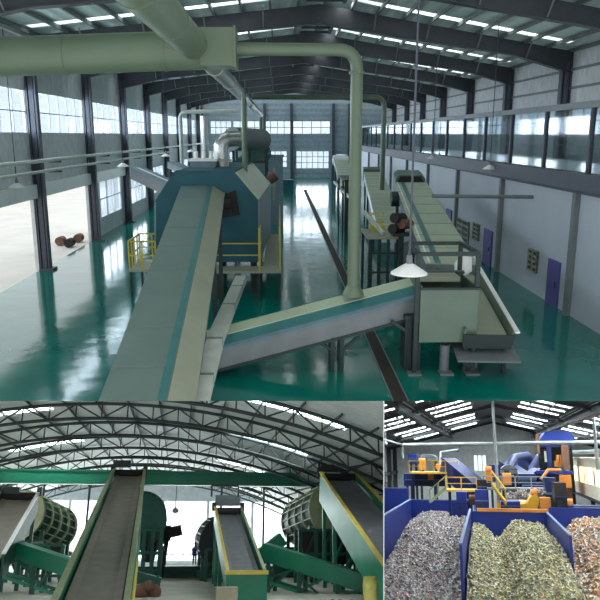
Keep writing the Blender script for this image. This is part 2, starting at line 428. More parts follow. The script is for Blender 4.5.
# end wall
def ex(px): return P(px, 150, YE).x
def ez(py): return P(300, py, YE).z
eo = [(ex(211), ex(232), ez(134), ez(121)), (ex(233.5), ex(262), ez(134), ez(121)), (ex(264), ex(291), ez(134), ez(121)), (ex(293), ex(330), ez(134), ez(121)),
      (ex(211), ex(233), ez(167), ez(152)), (ex(251), ex(287), ez(167), ez(151)), (ex(296), ex(329), ez(168.5), ez(151)), (ex(336), ex(346), ez(168), ez(154))]
wy = wally(YE, .25, XL-.2, XO+.2, 0, 12.6, eo)
wy.add([(XL-.2, YE, 12.6), (XO+.2, YE, 12.6), (2.3, YE, 15.1), (XL-.2, YE+.2, 12.6), (XO+.2, YE+.2, 12.6), (2.3, YE+.2, 15.1)], [(0, 1, 2), (3, 5, 4)])
struct('wall_end', wy, 'wallh')
for i, w in enumerate(eo): window('y', YE+.02, *w, 4 if i < 4 else 6, 2 if i < 4 else 3, w=.12)
for i, px in enumerate((203, 265, 291.5, 333, 349)):
    x = ex(px); one('wind_column', MB().box((x-.22, YE-.6, 0), (x+.22, YE-.02, 12.8)), 'steel', 'grey steel post against the far end wall, %s' % ['leftmost', 'second from the left', 'middle', 'second from the right', 'rightmost'][i], 'column', 'posts of the end wall')

# ---- ducts
DY = 22.0
dj = P(200, 55, DY)
o = thing('ventilation_duct', 'broad sage green duct crossing the upper left corner into a square box', 'duct', P(100, 56, DY))
a, b = P(-150, 62, DY), P(205, 50, DY)
obj('duct_barrel', MB().tube([a, b], .56, 28), 'duct', o)
for px in (65, 165, -20):
    c = a.lerp(b, (px+150)/355); obj('duct_seam', MB().tube([c-V((.03, 0, 0)), c+V((.03, 0, 0))], .58, 28), 'duct', o)
c = P(219, 49, DY); obj('junction_box', MB().boxc(c, (1.0, 1.3, 1.05)).boxc(c+V((.5, 0, 0)), (.06, 1.4, 1.15)), 'duct', o)
jr = c+V((.5, 0, 0))
o = thing('ventilation_duct', 'sage green duct running overhead toward the camera from the square box', 'duct', dj)
k = V((dj.x, 0, dj.z-7.5))/DY
def ax(Y, f=1.0): return V((-2.5*f, Y, 7.5+2.55*f))
obj('duct_barrel', MB().tube([ax(7), ax(DY-.4)], .42, 28), 'duct', o)
for y in (13, 17): obj('duct_seam', MB().tube([ax(y), ax(y+.06)], .44, 28), 'duct', o)
o = thing('ventilation_duct', 'slimmer pale duct running from the square box far down the hall', 'duct', ax(40))
obj('duct_barrel', MB().tube([ax(DY+.6), ax(95)], .34, 20), 'duct', o)
for y in (28, 36, 46, 58, 72): obj('duct_seam', MB().tube([ax(y), ax(y+.08)], .37, 20), 'pipe', o)
obj('duct_drop', MB().tube([ax(94), ax(94)-V((0, 0, 6))], .2, 12), 'duct', o)
# pipes
pb = P(353, 292, 22.3)
o = thing('suction_pipe', 'large sage green pipe leaving the square box, elbowing down onto the cross conveyor', 'pipe', pb)
pts = elbow(jr, (pb.x, 22.3, P(365, 50, 22.3).z), (pb.x, 22.3, pb.z), .6)
obj('pipe_run', MB().tube(pts, .19, 20), 'duct', o)
obj('pipe_flange', MB().tube([(pb.x, 22.3, P(362, 72, 22.3).z), (pb.x, 22.3, P(362, 74, 22.3).z)], .25, 20), 'duct', o)
obj('pipe_foot', MB().lathe((pb.x, 22.3, pb.z-.12), [(.36, 0), (.34, .1), (.2, .35)]), 'duct', o)
Y2 = 58; q0 = P(252, 97, Y2); q1 = P(382, 190, Y2)
o = thing('suction_pipe', 'thinner sage green pipe behind, elbowing down onto the right rear conveyor', 'pipe', q1)
obj('pipe_run', MB().tube(elbow(q0, (q1.x, Y2, q0.z), q1, .8), .2, 16), 'duct', o)
o = thing('suction_pipe', 'straight sage green riser standing on the cabin roof beside the foil elbow', 'pipe', P(245, 172, 40))
a = P(245, 172, 37); obj('pipe_run', MB().tube([a, (a.x, 37, P(245, 92, 37).z)], .14, 14), 'duct', o)
o = thing('suction_pipe', 'small pale pipe bending off the left wall near the ceiling, far down', 'pipe', P(180, 165, 62))
b = P(180, 112, 62); a = V((b.x, 62, 0)); obj('pipe_run', MB().tube(elbow(a, b, P(238, 111, 62), .6), .17, 12), 'pipe', o)
# wall pipes left
for n, (pa, pb_, r) in enumerate([((0, 165.5), (204, 141), .1), ((0, 178), (175, 151), .08)]):
    x = -12.2; a = W(*pa, x); b = W(*pb_, x); b.y = min(b.y, YE-1); b.z = a.z; a.y = 20
    o = thing('wall_pipe', ['upper', 'lower'][n]+' of two long pale pipes running along the left columns', 'pipe', a.lerp(b, .5), 'pipes along the left wall')
    obj('pipe_run', MB().tube([a, b], r, 12), 'pipe', o)
    for y in colY:
        if y < b.y: obj('pipe_bracket', MB().bar((XL+.9, y, a.z-.14), (x+.1, y, a.z-.14), .1), 'steel', o)
a, b = W(432, 196, 11.2), W(533, 196.5, 8.4)
# hanging lamps
def lamp(px, py, Y, r, lab, zt=12.9):
    p = P(px, py, Y); zt = roofz(p.x)-.3
    o = thing('pendant_lamp', lab, 'lamp', p, 'pendant lamps on long rods')
    obj('lamp_rod', MB().tube([(p.x, p.y, p.z+r*.9), (p.x, p.y, zt)], max(.025, r*.06), 8), 'steel', o)
    obj('lamp_holder', MB().lathe(p, [(.001, r*.95), (r*.16, r*.92), (r*.18, r*.5), (r*.1, r*.35)], 16), 'side', o)
    sh = obj('lamp_shade', MB().lathe(p, [(r*.12, r*.5), (r*.3, r*.42), (r*.98, -.02*r), (r, -r*.1), (r*.96, -r*.08), (r*.28, r*.36), (r*.1, r*.4)], 28), 'white', o)
    obj('lamp_bulb', MB().ball(p+V((0, 0, r*.08)), r*.2), 'white', sh)
lamp(409, 272, 16, .43, 'large white cone lamp hanging just in front of the grey hopper')
lamp(17, 187, 36, .42, 'white cone lamp at the far left edge, below the wall pipes')
lamp(123, 166, 48, .42, 'white cone lamp between the third and second left columns')
lamp(166, 156, 58, .42, 'white cone lamp above the rear left conveyor')
lamp(191, 151.5, 68, .4, 'small white cone lamp farthest down the left side')
lamp(490, 168.5, 40, .42, 'white cone lamp against the gallery beam, nearer of the two on the right')
lamp(433, 158, 56, .45, 'white cone lamp against the gallery beam, farther of the two on the right')
# ---- conveyors
def conveyor(lab, A, Bp, w, h, m_top, m_side, m_str=None, chamfer=0, stripe=None, grp=None, legs=(), m_ch='cream', lipm=None, base=None):
    A, Bp = V(A), V(Bp)
    o = thing('enclosed_conveyor', lab, 'conveyor', base or A, grp); a = w/2
    cs = obj('casing', MB().prof([(-a, -h), (a, -h), (a, -chamfer), (a-chamfer*1.5, -.03), (-a, -.03)], A, Bp), m_side, o)
    tr = a-chamfer*1.5
    tc = obj('top_cover', MB().prof([(-a-.03, -.02), (tr, -.02), (tr, .03), (-a-.03, .03)], A, Bp), m_top, o)
    n = max(2, int((Bp-A).length/2.2))
    if chamfer:
        obj('side_facet', MB().prof([(tr, .032), (tr, -.02), (a+.01, -chamfer-.02), (a+.04, -chamfer+.02)], A, Bp), m_ch, o)
    if stripe: obj('colour_stripe', MB().prof([(stripe[0], .03), (stripe[1], .03), (stripe[1], .045), (stripe[0], .045)], A, Bp), m_str, tc)
    d = (Bp-A).normalized(); L = (Bp-A).length
    for i in range(1, n):
        p = A+d*L*i/n
        obj('cover_joint', MB().prof([(-a-.035, -.0), (tr, 0), (tr, .04), (-a-.035, .04)], p, p+d*.05), m_side, tc)
    for t, in [(q,) for q in legs]:
        p = A.lerp(Bp, t); sd = d.cross(V((0, 0, 1))).normalized()
        for s in (-1, 1):
            q = p+sd*s*(a-.1); obj('leg', MB().bar((q.x, q.y, 0), (q.x, q.y, q.z-h*.9), .16), 'dark', o)
        obj('leg_brace', MB().bar(p+sd*-(a-.1)-V((0, 0, h+.3)), p+sd*(a-.1)-V((0, 0, h+.3)), .12), 'dark', o)
    return o
A = P(141, 420, 13.5); Bq = P(203, 186, 33.2)
mainc = conveyor('broad grey green covered conveyor climbing from the foreground to the blue housing', A, Bq, 1.95, .7, 'cover', 'side', 'teal', .34, (.24, .42), legs=(.3, .6, .85))
obj('drive_motor', MB().tube([P(224, 205, 32.5), P(231, 205, 32.5)], .28, 16).boxc(P(228, 212, 32.5), (.4, .5, .3)), 'black', mainc)
# discharge chute box
a, b, c = P(199, 402, 15.5), P(216, 338, 19.3), P(241, 279, 29.5)
o = thing('box_duct', 'narrow pale box duct beside the broad conveyor, passing over the cross conveyor', 'duct', a)
obj('duct_body', MB().bar(a-(b-a)*.2, b+(c-b)*.01, .44, .3).bar(b, c, .44, .3), 'pipe', o)
for t in (.3, .9): obj('duct_joint', MB().bar(a.lerp(b, t), a.lerp(b, t+.02), .46, .34), 'side', o)
for t in (.4, .75): obj('duct_joint', MB().bar(b.lerp(c, t), b.lerp(c, t+.01), .46, .34), 'side', o)
# cross conveyor
A = P(190, 348, 21.6); Bq = P(417, 289, 22.6)
o = thing('enclosed_conveyor', 'long pale topped conveyor with teal band crossing the hall floor', 'conveyor', A)
A0, B0 = A+V((0, 0, .18)), Bq+V((0, 0, .2))
obj('casing', MB().prof([(-.55, -.98), (.62, -.98), (.62, -.32), (-.55, 0.0)], A0, B0), 'side', o)
obj('top_cover', MB().prof([(-.62, .02), (.12, -.06), (.12, -.02), (-.62, .06)], A0+V((0, 0, .02)), B0+V((0, 0, .02))), 'cover2', o)
obj('colour_stripe', MB().prof([(.12, -.02), (.12, -.1), (.5, -.26), (.52, -.2)], A0, B0), 'teal', o)
obj('lower_band', MB().prof([(.5, -.2), (.5, -.28), (.64, -.34), (.66, -.26)], A0, B0), 'bluegrey', o)
obj('bottom_flange', MB().prof([(.6, -.98), (.68, -.98), (.68, -.9), (.6, -.9)], A0, B0), 'dark', o)
for px, py in ((336, 372), (411, 380)):
    for dx, dy in ((-.15, -.45), (.15, -.45), (-.15, .5), (.15, .5)):
        g = P(px, 330, 22.2); t = (g.x-A0.x)/(B0.x-A0.x); z = A0.lerp(B0, t).z-.95
        obj('leg', MB().bar((g.x+dx, 22.1+dy, 0), (g.x+dx, 22.1+dy, z), .13), 'dark', o)
    for s in (-1, 1): obj('leg_brace', MB().bar((g.x+s*.15, 21.65, z-.45), (g.x+s*.75, 21.65, z+.03*s), .1), 'dark', o)
# blue housing (trommel cabin)
Yf, Yb = 33.2, 44.0
def hp(px, py, Y, dx=0): v = P(px, py, Yf); return V((v.x+dx, Y, v.z))
front = [(156, 262), (156, 203), (175, 173), (235, 173), (258, 200), (258, 262)]
o = thing('drum_housing', 'big dark blue eight-sided drum housing at the head of the broad conveyor', 'housing', (P(207, 262, Yf).x, 38, 0))
fv = [hp(x, y, Yf) for x, y in front]; bv = [hp(x, y, Yb, .35) for x, y in front]
n = 6
obj('front_panel', MB().add(fv+[v+V((0, .12, 0)) for v in fv], [tuple(range(6)), tuple(range(6, 12))]+[(i, (i+1) % 6, 6+(i+1) % 6, 6+i) for i in range(6)]), 'blue', o)
def facet(i, j, m, nm, y0=Yf+.12, t=.1):
    c0, c1 = fv[i].copy(), fv[j].copy(); c0.y = c1.y = y0; d0, d1 = bv[i], bv[j]
    nn = (c1-c0).cross(V((0, 1, 0))).normalized()*t
    q = [c0, c1, d1, d0]
    obj(nm, MB().add(q+[p+nn for p in q], [(0, 1, 2, 3), (7, 6, 5, 4), (0, 4, 5, 1), (1, 5, 6, 2), (2, 6, 7, 3), (3, 7, 4, 0)]), m, o)
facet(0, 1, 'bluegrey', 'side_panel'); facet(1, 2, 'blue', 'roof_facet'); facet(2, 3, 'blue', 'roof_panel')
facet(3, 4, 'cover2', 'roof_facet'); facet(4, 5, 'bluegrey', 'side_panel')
obj('back_panel', MB().add(bv+[v+V((0, .12, 0)) for v in bv], [tuple(range(6)), tuple(range(6, 12))]+[(i, (i+1) % 6, 6+(i+1) % 6, 6+i) for i in range(6)]), 'blue', o)
for px in (160, 207, 254):
    for y in (Yf+.4, Yb-.4):
        q = hp(px, 262, y); obj('leg', MB().bar((q.x, y, 0), (q.x, y, q.z), .25), 'dark', o)
obj('inlet_opening', MB().add([hp(222, 195, Yf-.03), hp(236, 190, Yf-.03), hp(240, 215, Yf-.03), hp(222, 218, Yf-.03)], [(0, 1, 2, 3)]), 'black', o)
obj('front_rail', MB().bar(hp(218, 242, Yf-.5), hp(262, 242, Yf-.5), .05), 'yellow', o)
obj('front_rail', MB().bar(hp(218, 253.5, Yf-.5), hp(262, 253.5, Yf-.5), .05), 'yellow', o)
# walkways with yellow rails
o = thing('walkway', 'cream walkway with yellow rails along the right side of the blue housing', 'walkway', (P(268, 268, 33).x, 38, 0))
x0 = P(216, 268, 32.6).x; x1 = P(281, 268, 32.6).x; z = P(260, 268, 32.6).z; xs = P(259, 260, 33).x
obj('walkway_deck', MB().box((x0, 31.9, z-.12), (x1, 33.1, z)).box((xs+.2, 33.1, z-.12), (x1, 44, z)), 'cream', o)
rail_run(o, [(x1-.05, 32, z), (x1-.05, 43.8, z)], 1.9, .04, 1.6)
rail_run(o, [(xs+.05, 32, z), (xs+.05, 38, z)], 1.9, .04, 1.6)
for y in (32.1, 36, 40, 43.8): obj('leg', MB().bar((x1-.1, y, 0), (x1-.1, y, z-.1), .14), 'dark', o)
for xx in (x0+.1, xs): obj('leg', MB().bar((xx, 32.1, 0), (xx, 32.1, z-.1), .14), 'dark', o)
o = thing('walkway', 'small grey landing with yellow rails left of the broad conveyor', 'walkway', G(142, 290))
yl = 34.0; a = P(128.5, 270, yl-1.2); b = P(158, 268, yl-1.2); z = a.z
obj('walkway_deck', MB().box((a.x, yl-1.2, z-.1), (b.x, yl+1.6, z)), 'cream', o)
rail_run(o, [(b.x-.1, yl+1.5, z), (a.x+.05, yl+1.5, z), (a.x+.05, yl-1.15, z), (a.x+1.3, yl-1.15, z)], 1.35, .035, .7)
for xx in (a.x+.1, b.x-.2):
    for yy in (yl-1.1, yl+1.5): obj('leg', MB().bar((xx, yy, 0), (xx, yy, z-.1), .12), 'dark', o)
# items on the roof
rt = hp(200, 173, 40).z
o = thing('vent_cabinet', 'white cabinet with three short white stubs on top of the blue housing', 'cabinet', P(203, 172, 38))
a = P(191, 172, 37); b = P(216, 161, 37)
obj('cabinet_body', MB().box((a.x, 36.6, rt), (b.x, 38.2, b.z)), 'bluegrey', o)
obj('cabinet_lid', MB().box((a.x-.1, 36.5, b.z), (b.x+.1, 38.3, b.z+.12)), 'white', o)
for t in (.2, .5, .8): obj('stub', MB().tube([(a.x+(b.x-a.x)*t, 37.2, b.z+.1), (a.x+(b.x-a.x)*t, 37.2, b.z+.5)], .1, 12), 'white', o)
o = thing('foil_duct', 'silver foil elbow duct rising from the blue housing and turning right', 'duct', P(221, 172, 38))
a = P(220, 172, 38); b = P(221, 139, 38); c = P(246, 137, 44)
obj('duct_body', MB().tube(elbow((b.x, 38, a.z), b, (c.x, 38.6, b.z), .55, 8), .4, 20), 'silver', o)
obj('duct_foot', MB().lathe((b.x, 38, a.z+.55), [(.55, 0), (.55, .1), (.42, .14)]).tube([(b.x, 38, rt), (b.x, 38, a.z+.6)], .3), 'pipe', o)
one('insulated_drum', MB().tube([P(232, 139, 47), P(262, 140, 50)], .75, 20), 'side', 'dull grey insulated barrel duct behind the foil elbow', 'duct')
o = thing('foil_duct', 'tall silver pipe standing farther back on the left of the foil elbow', 'duct', P(205, 160, 60))
q = P(204, 116, 58); obj('duct_body', MB().tube([(q.x, 58, 0), q], .3, 14), 'silver', o)
# rear machines left
o = thing('sorting_machine', 'dark framed screening machine with green drum behind the blue housing', 'machine', P(250, 185, 60))
a = P(234, 180, 52); b = P(266, 144, 52)
for xx in (a.x, b.x, (a.x+b.x)/2):
    for yy in (52, 56): obj('frame_post', MB().bar((xx, yy, 0), (xx, yy, b.z), .18), 'dark', o)
for zz in (b.z, (a.z+b.z)/2, a.z+.3):
    obj('frame_beam', MB().bar((a.x, 52, zz), (b.x, 52, zz), .16).bar((a.x, 56, zz), (b.x, 56, zz), .16), 'dark', o)
obj('drum', MB().tube([P(243, 168, 53), P(262, 152, 56)], .8, 18), 'dgreen', o)
obj('guard_panel', MB().boxc(P(255, 172, 53), (1.6, 1, 1.2)), 'bluegrey', o)
one('control_cabinet', MB().box((P(268, 160, 60).x, 60, 0), (P(283, 160, 60).x, 61.5, P(275, 157, 60).z)).box((P(267, 160, 60).x, 59.9, P(275, 157, 60).z), (P(284, 160, 60).x, 61.6, P(275, 155, 60).z)), 'bluegrey', 'tall blue grey control cabinet behind the yellow-railed walkway', 'cabinet')
one('rear_bin', MB().box((P(283, 178, 95).x, 95, 0), (P(293, 178, 95).x, 97, 1.5)).box((P(282.5, 178, 95).x, 94.9, 1.5), (P(293.5, 178, 95).x, 97.1, 1.65)), 'blue', 'low dark blue bin on the floor near the far wall', 'bin')
o = thing('brown_machine', 'brown and cream motor frame at the back of the walkway', 'machine', P(272, 185, 50))
obj('motor', MB().tube([P(269, 180, 48), P(276, 175, 48)], .35, 14), 'brown', o)
obj('frame', MB().bar(P(274, 200, 48), P(274, 168, 48), .15).bar(P(269, 200, 48), P(269, 172, 48), .15).bar(P(269, 186, 48), P(276, 184, 48), .2), 'cream', o)
# rear left conveyor
conveyor('pale blue conveyor dropping toward the housing from the left wall', P(137, 168, 47), P(178, 186, 42), .9, .7, 'bluegrey', 'side', 'white', 0, (-.1, .05))
conveyor('short grey conveyor farther behind on the left', P(172, 162, 60), P(193, 171, 56), .8, .5, 'bluegrey', 'side', legs=(.1, .5))
# right conveyors
A = P(452, 264, 27); Bq = P(411, 183, 45)
o = conveyor('wide pale green conveyor with teal stripe rising away behind the hopper', A, Bq, 2.0, .6, 'cover2', 'side', 'teal', 0, (-.66, -.42), legs=(.35, .7, .95))
d = (Bq-A).normalized()
obj('white_band', MB().prof([(-.9, -.02), (-.84, -.02), (-.84, .06), (-.9, .06)], A, Bq), 'white', o)
obj('head_hood', MB().prof([(-.95, -.9), (.95, -.9), (.95, .2), (.7, .42), (-.7, .42), (-.95, .2)], Bq+d*.5, Bq+d*2.6), 'hopper', o)
obj('head_opening', MB().prof([(-.8, .02), (.8, .02), (.65, .36), (-.65, .36)], Bq+d*.35, Bq+d*.52), 'black', o)
obj('drive_motor', MB().tube([P(391, 199, 42), P(402, 199, 42)], .45, 16), 'dark', o)
A = P(394, 232, 44); Bq = P(373, 172, 74)
o = conveyor('cream topped conveyor under the thin pipe, second from the right', A, Bq, 1.9, .7, 'cover2', 'white', legs=(.3, .7, .95))
d = (Bq-A).normalized(); obj('head_hood', MB().prof([(-1, -.9), (1, -.9), (1, .3), (-1, .3)], Bq, Bq+d*2), 'hopper', o)
A = P(349, 186, 72); Bq = P(341, 160, 92)
o = conveyor('small cream topped conveyor farthest back on the right', A, Bq, 1.7, .7, 'cover2', 'cover', legs=(.5, .95))
d = (Bq-A).normalized(); obj('head_hood', MB().prof([(-1, -.7), (1, -.7), (1, .3), (-1, .3)], Bq, Bq+d*2.4), 'white', o)
one('drive_motor', MB().tube([P(348, 184, 66), P(353, 184, 66)], .5, 14).boxc(P(350, 190, 66), (1, .7, .6)), 'brown', 'dull brown motor at the foot of the farthest right conveyor', 'motor')
o = thing('motor_bank', 'cluster of dark motors between the two right conveyors', 'motor', P(402, 225, 33))
for px, py in ((398, 218), (405, 224), (396, 229)): obj('motor', MB().tube([P(px-4, py, 33), P(px+5, py, 33.6)], .24, 14), 'black' if px != 405 else 'brown', o)
obj('motor_stand', MB().boxc(P(401, 234, 33.2), (.9, .7, .15)), 'dark', o)
obj('leg', MB().bar((P(401, 234, 33.2).x, 33.2, 0), P(401, 234, 33.2), .2), 'dark', o)
# frame platforms right
def stand(lab, x0, x1, Y, d, ztop, m='cream', group=None, n=3):
    o = thing('machine_stand', lab, 'stand', ((x0+x1)/2, Y, 0), group)
    obj('stand_top', MB().box((x0, Y, ztop-.12), (x1, Y+d, ztop)), m, o)
    for i in range(n):
        for yy in (Y+.1, Y+d-.1):
            xx = x0+.1+(x1-x0-.2)*i/(n-1); obj('leg', MB().bar((xx, yy, 0), (xx, yy, ztop-.1), .13), 'dark', o)
    for zz in (.35, .7): obj('stretcher', MB().bar((x0+.1, Y+.1, ztop*zz), (x1-.1, Y+.1, ztop*zz), .09), 'dark', o)
    return o
a = P(368, 237, 33.5); b = P(400, 237, 33.5)
o = stand('dark legged stand with cream tray left of the hanging lamp', a.x, b.x, 33.5, 3, a.z, n=4)
obj('side_rail', MB().bar(P(364, 212, 35), P(384, 234, 33.5), .16), 'pipe', o)
obj('tray_cover', MB().bar(P(369, 222, 36.5), P(384, 222, 36.5), .1).bar(P(369, 214, 36.5), P(384, 214, 36.5), .08).boxc(P(377, 228, 36), (.7, .9, .35)), 'yellow', o)
a = P(344, 212, 50); b = P(356, 212, 50)
o = stand('tall dark frame of posts standing left of the thick pipe', a.x, b.x, 50, 6, P(350, 180, 50).z, 'dark', n=3)
obj('side_rail', MB().bar(P(334, 182, 60), P(352, 200, 50), .16), 'pipe', o)
# hopper
Yh = 21.2
o = thing('feed_hopper', 'grey green square hopper box on a dark railed frame', 'hopper', (P(447, 340, Yh).x, 22, 0))
tl, br = P(421, 290, Yh), P(476, 342, Yh)
obj('hopper_front', MB().box((tl.x, Yh, br.z), (br.x, Yh+.06, tl.z)), 'hopper', o)
obj('hopper_side', MB().box((tl.x, Yh+.06, br.z), (tl.x+.06, Yh+1.9, tl.z+.1)), 'hopper', o)
obj('hopper_side', MB().box((br.x-.06, Yh+.06, br.z), (br.x, Yh+1.9, tl.z+.1)), 'hopper', o)
obj('hopper_back', MB().box((tl.x, Yh+1.9, br.z+.3), (br.x, Yh+1.96, tl.z+.25)), 'hopper', o)
obj('hopper_bottom', MB().box((tl.x+.06, Yh+.06, br.z+.2), (br.x-.06, Yh+1.9, br.z+.26)), 'dark', o)
obj('hopper_flange', MB().box((tl.x-.06, Yh-.05, tl.z), (br.x+.05, Yh+.1, tl.z+.06)).box((tl.x, Yh+1.8, P(440, 271, 23.2).z-.06), (br.x, Yh+2.1, P(440, 271, 23.2).z)), 'dark', o)
pz = P(440, 282, 22.9); obj('feed_plate', MB().box((tl.x+.15, Yh+1.0, tl.z+.05), (br.x-.35, Yh+1.85, tl.z+.2)), 'cream', o)
lx = tl.x-.1; rx = br.x-.05; zt = P(440, 254, Yh+.1).z
for xx in (lx, rx):
    for yy in (Yh+.1, Yh+2.3): obj('frame_post', MB().bar((xx, yy, 0), (xx, yy, zt), .13), 'dark', o)
obj('frame_rail', MB().bar((lx, Yh+.1, zt), (rx, Yh+.1, zt), .12), 'dark', o)
obj('frame_rail', MB().bar((lx, Yh+2.3, zt), (rx, Yh+2.3, zt), .12), 'dark', o)
for xx in (lx, rx): obj('frame_rail', MB().bar((xx, Yh+.1, zt), (xx, Yh+2.3, zt), .12), 'dark', o)
for xx in (lx, rx, (lx+rx)/2+.1): obj('foot_plate', MB().box((xx-.22, Yh-.1, 0), (xx+.22, Yh+.3, .06)), 'side', o)
obj('outlet_pipe', MB().tube([((lx+rx)/2+.1, Yh+.4, .9), ((lx+rx)/2+.1, Yh+.4, .05)], .16, 14), 'side', o)
obj('white_bag', MB().tube([P(466, 256, 24.2), P(463, 268, 24.2), P(458, 276, 24.2)], [.22, .34, .14], 12), 'white', o)
# trough to the right
a, b = P(489, 338, 21.0), P(452, 262, 28.5)
o = thing('open_trough', 'open inclined trough with cream bed on the right of the hopper', 'conveyor', a)
obj('trough_bed', MB().prof([(-.75, -.1), (.62, -.1), (.62, 0), (-.75, 0)], a, b), 'cream', o)
obj('trough_side', MB().prof([(.62, -.3), (.7, -.3), (.8, .3), (.74, .3)], a, b), 'hopper', o)
obj('trough_side', MB().prof([(-.78, -.3), (-.72, -.3), (-.72, .3), (-.78, .3)], a, b), 'hopper', o)
obj('rim', MB().prof([(.72, .3), (.86, .3), (.86, .35), (.72, .35)], a-(b-a).normalized()*.3, b), 'white', o)
d = (b-a).normalized()
obj('end_plate', MB().prof([(-.8, -.35), (.72, -.35), (.8, .12), (-.8, .12)], a-d*.05, a), 'dark', o)
obj('lower_tray', MB().prof([(-1.0, -.62), (.95, -.62), (.95, -.56), (-1.0, -.56)], a-d*.5, a+d*2), 'side', o)
for t in (0.05, .5, .95):
    for s in (-.65, .6):
        q = a.lerp(b, t)+d.cross(V((0, 0, 1))).normalized()*s; obj('leg', MB().bar((q.x, q.y, 0), (q.x, q.y, q.z-.1), .12), 'dark', o)
# dark post rack left of the hopper
o = stand('dark post rack between the cross conveyor and hopper', P(403, 340, 21.8).x, P(416, 340, 21.8).x, 21.6, .5, P(408, 316, 21.6).z, 'dark', n=3)
# rail segment near right wall, stair-landing tube
o = thing('guard_rail', 'thin grey guard rail in front of the white right wall', 'rail', P(480, 230, 32))
a, b = P(432, 196, 34), P(533, 197, 34)
obj('rail_tube', MB().tube([a, b], .09, 10), 'side', o)
for px in (433, 532): q = P(px, 197, 34); obj('rail_hanger', MB().bar(q, (XR-.1, q.y, q.z), .08), 'side', o)
# drums at the door
for i, (px, py) in enumerate([(61, 243), (70, 245), (79, 240)]):
    g = G(px, py+2); one('oil_drum', MB().tube([g+V((0, -.35, .3)), g+V((0, .4, .3))], .3, 16).tube([g+V((0, -.37, .3)), g+V((0, -.35, .3))], .2, 16), ['brown', 'black', 'brown'][i], 'round drum lying at the open left door, %s of three' % ['leftmost', 'middle', 'rightmost'][i], 'drum', 'drums lying by the door')
# far outside building seen through left door
one('neighbour_wall', MB().box((XL-34, 30, -.02), (XL-33.5, 150, 5)), 'white', 'pale boundary wall beyond the yard, through the left doors', 'wall')['kind'] = 'structure'

# =================================================================== HALL 2
cur = H2
P, G, W = H2.P, H2.G, H2.W
U = 30/700.0; XC = -77*U
def vz(x): return 2.4+(148.5*U)-(x-XC)**2/(1400*U)
X0, X1 = XC-17.5, XC+18.5
Y0b, YEb = 24.5, 76.0
ez2 = lambda py: P(180, py, YEb).z
struct('floor_lower_left', MB().box((X0, 22, -.15), (X1, YEb, 0)), 'h2floor')
# strips: translucent sheets at these depths
strips = [(30.0, 56*U, 168*U), (40.0, 56*U, 168*U), (55.0, 56*U, 168*U), (48.0, -260*U, -150*U), (36.0, -262*U, -160*U), (66.0, 56*U, 168*U)]
ce = MB(); NS = 48; xs = [X0+(X1-X0)*i/NS for i in range(NS+1)]
ysplit = sorted({23.4, 27.5, YEb, *[s[0]-0.55 for s in strips], *[s[0]+0.55 for s in strips]})
for y0, y1 in zip(ysplit, ysplit[1:]):
    for a, b in zip(xs, xs[1:]):
        xm, ym = (a+b)/2, (y0+y1)/2
        hole = any(abs(ym-s[0]) < 0.55 and s[1] <= xm <= s[2] for s in strips)
        q = [V((a, y0, vz(a))), V((b, y0, vz(b))), V((b, y1, vz(b))), V((a, y1, vz(a)))]
        if ym < 27.5 and (a+b)/2 < 1.5: continue
        if not hole: slabq(ce, q, .05)
struct('ceiling_lower_left', ce, 'h2roof')
for s in strips:
    m = MB()
    for a, b in zip(xs, xs[1:]):
        if s[1] <= (a+b)/2 <= s[2]: slabq(m, [V((a, s[0]-0.55, vz(a))), V((b, s[0]-0.55, vz(b))), V((b, s[0]+0.55, vz(b))), V((a, s[0]+0.55, vz(a)))], .03)
    WN[0] += 1; struct('window_%d' % WN[0], m, 'frp')
    xm = (s[1]+s[2])/2; sl = -(vz(s[2])-vz(s[1]))/(s[2]-s[1])
    daylight((xm, s[0], vz(xm)+0.55), s[2]-s[1], 1.1, (-sl, 0, -1), 22)
daylight((XC, YEb+.8, (ez2(561)+ez2(501))/2), 34, ez2(501)-ez2(561), (0, -1, 0), 8)
daylight((X0-.6, 51, 2.5), 46, 3, (1, 0, .15), 12)  # unseen side light, added to brighten the vaulted ceiling
pu = MB()
for i in range(1, 24):
    x = X0+(X1-X0)*i/24; pu.bar((x, 27.6, vz(x)-.06), (x, YEb, vz(x)-.06), .06, .1)
struct('trim_5', pu, 'h2truss')
for k, y in enumerate([28.8+5.7*i for i in range(11)]):
    if y > YEb: break
    o = thing('arched_truss', 'dark lattice arch truss under the vaulted roof, %s' % ORD[k], 'truss', (XC, y, vz(XC)-.7), 'arched trusses of the vaulted hall')
    N = 30; tx = [X0+(X1-X0)*i/N for i in range(N+1)]
    for nm, off in (('top_chord', .16), ('bottom_chord', .86)):
        obj(nm, MB().tube([(x, y, vz(x)-off) for x in tx], .085, 6), 'h2truss', o)
    wb = MB()
    for i in range(N):
        a, b = tx[i], tx[i+1]; s = (.16, .86) if i % 2 else (.86, .16)
        wb.bar((a, y, vz(a)-s[0]), (b, y, vz(b)-s[1]), .07); wb.bar((b, y, vz(b)-.16), (b, y, vz(b)-.86), .06)
    obj('web_bars', wb, 'h2truss', o)
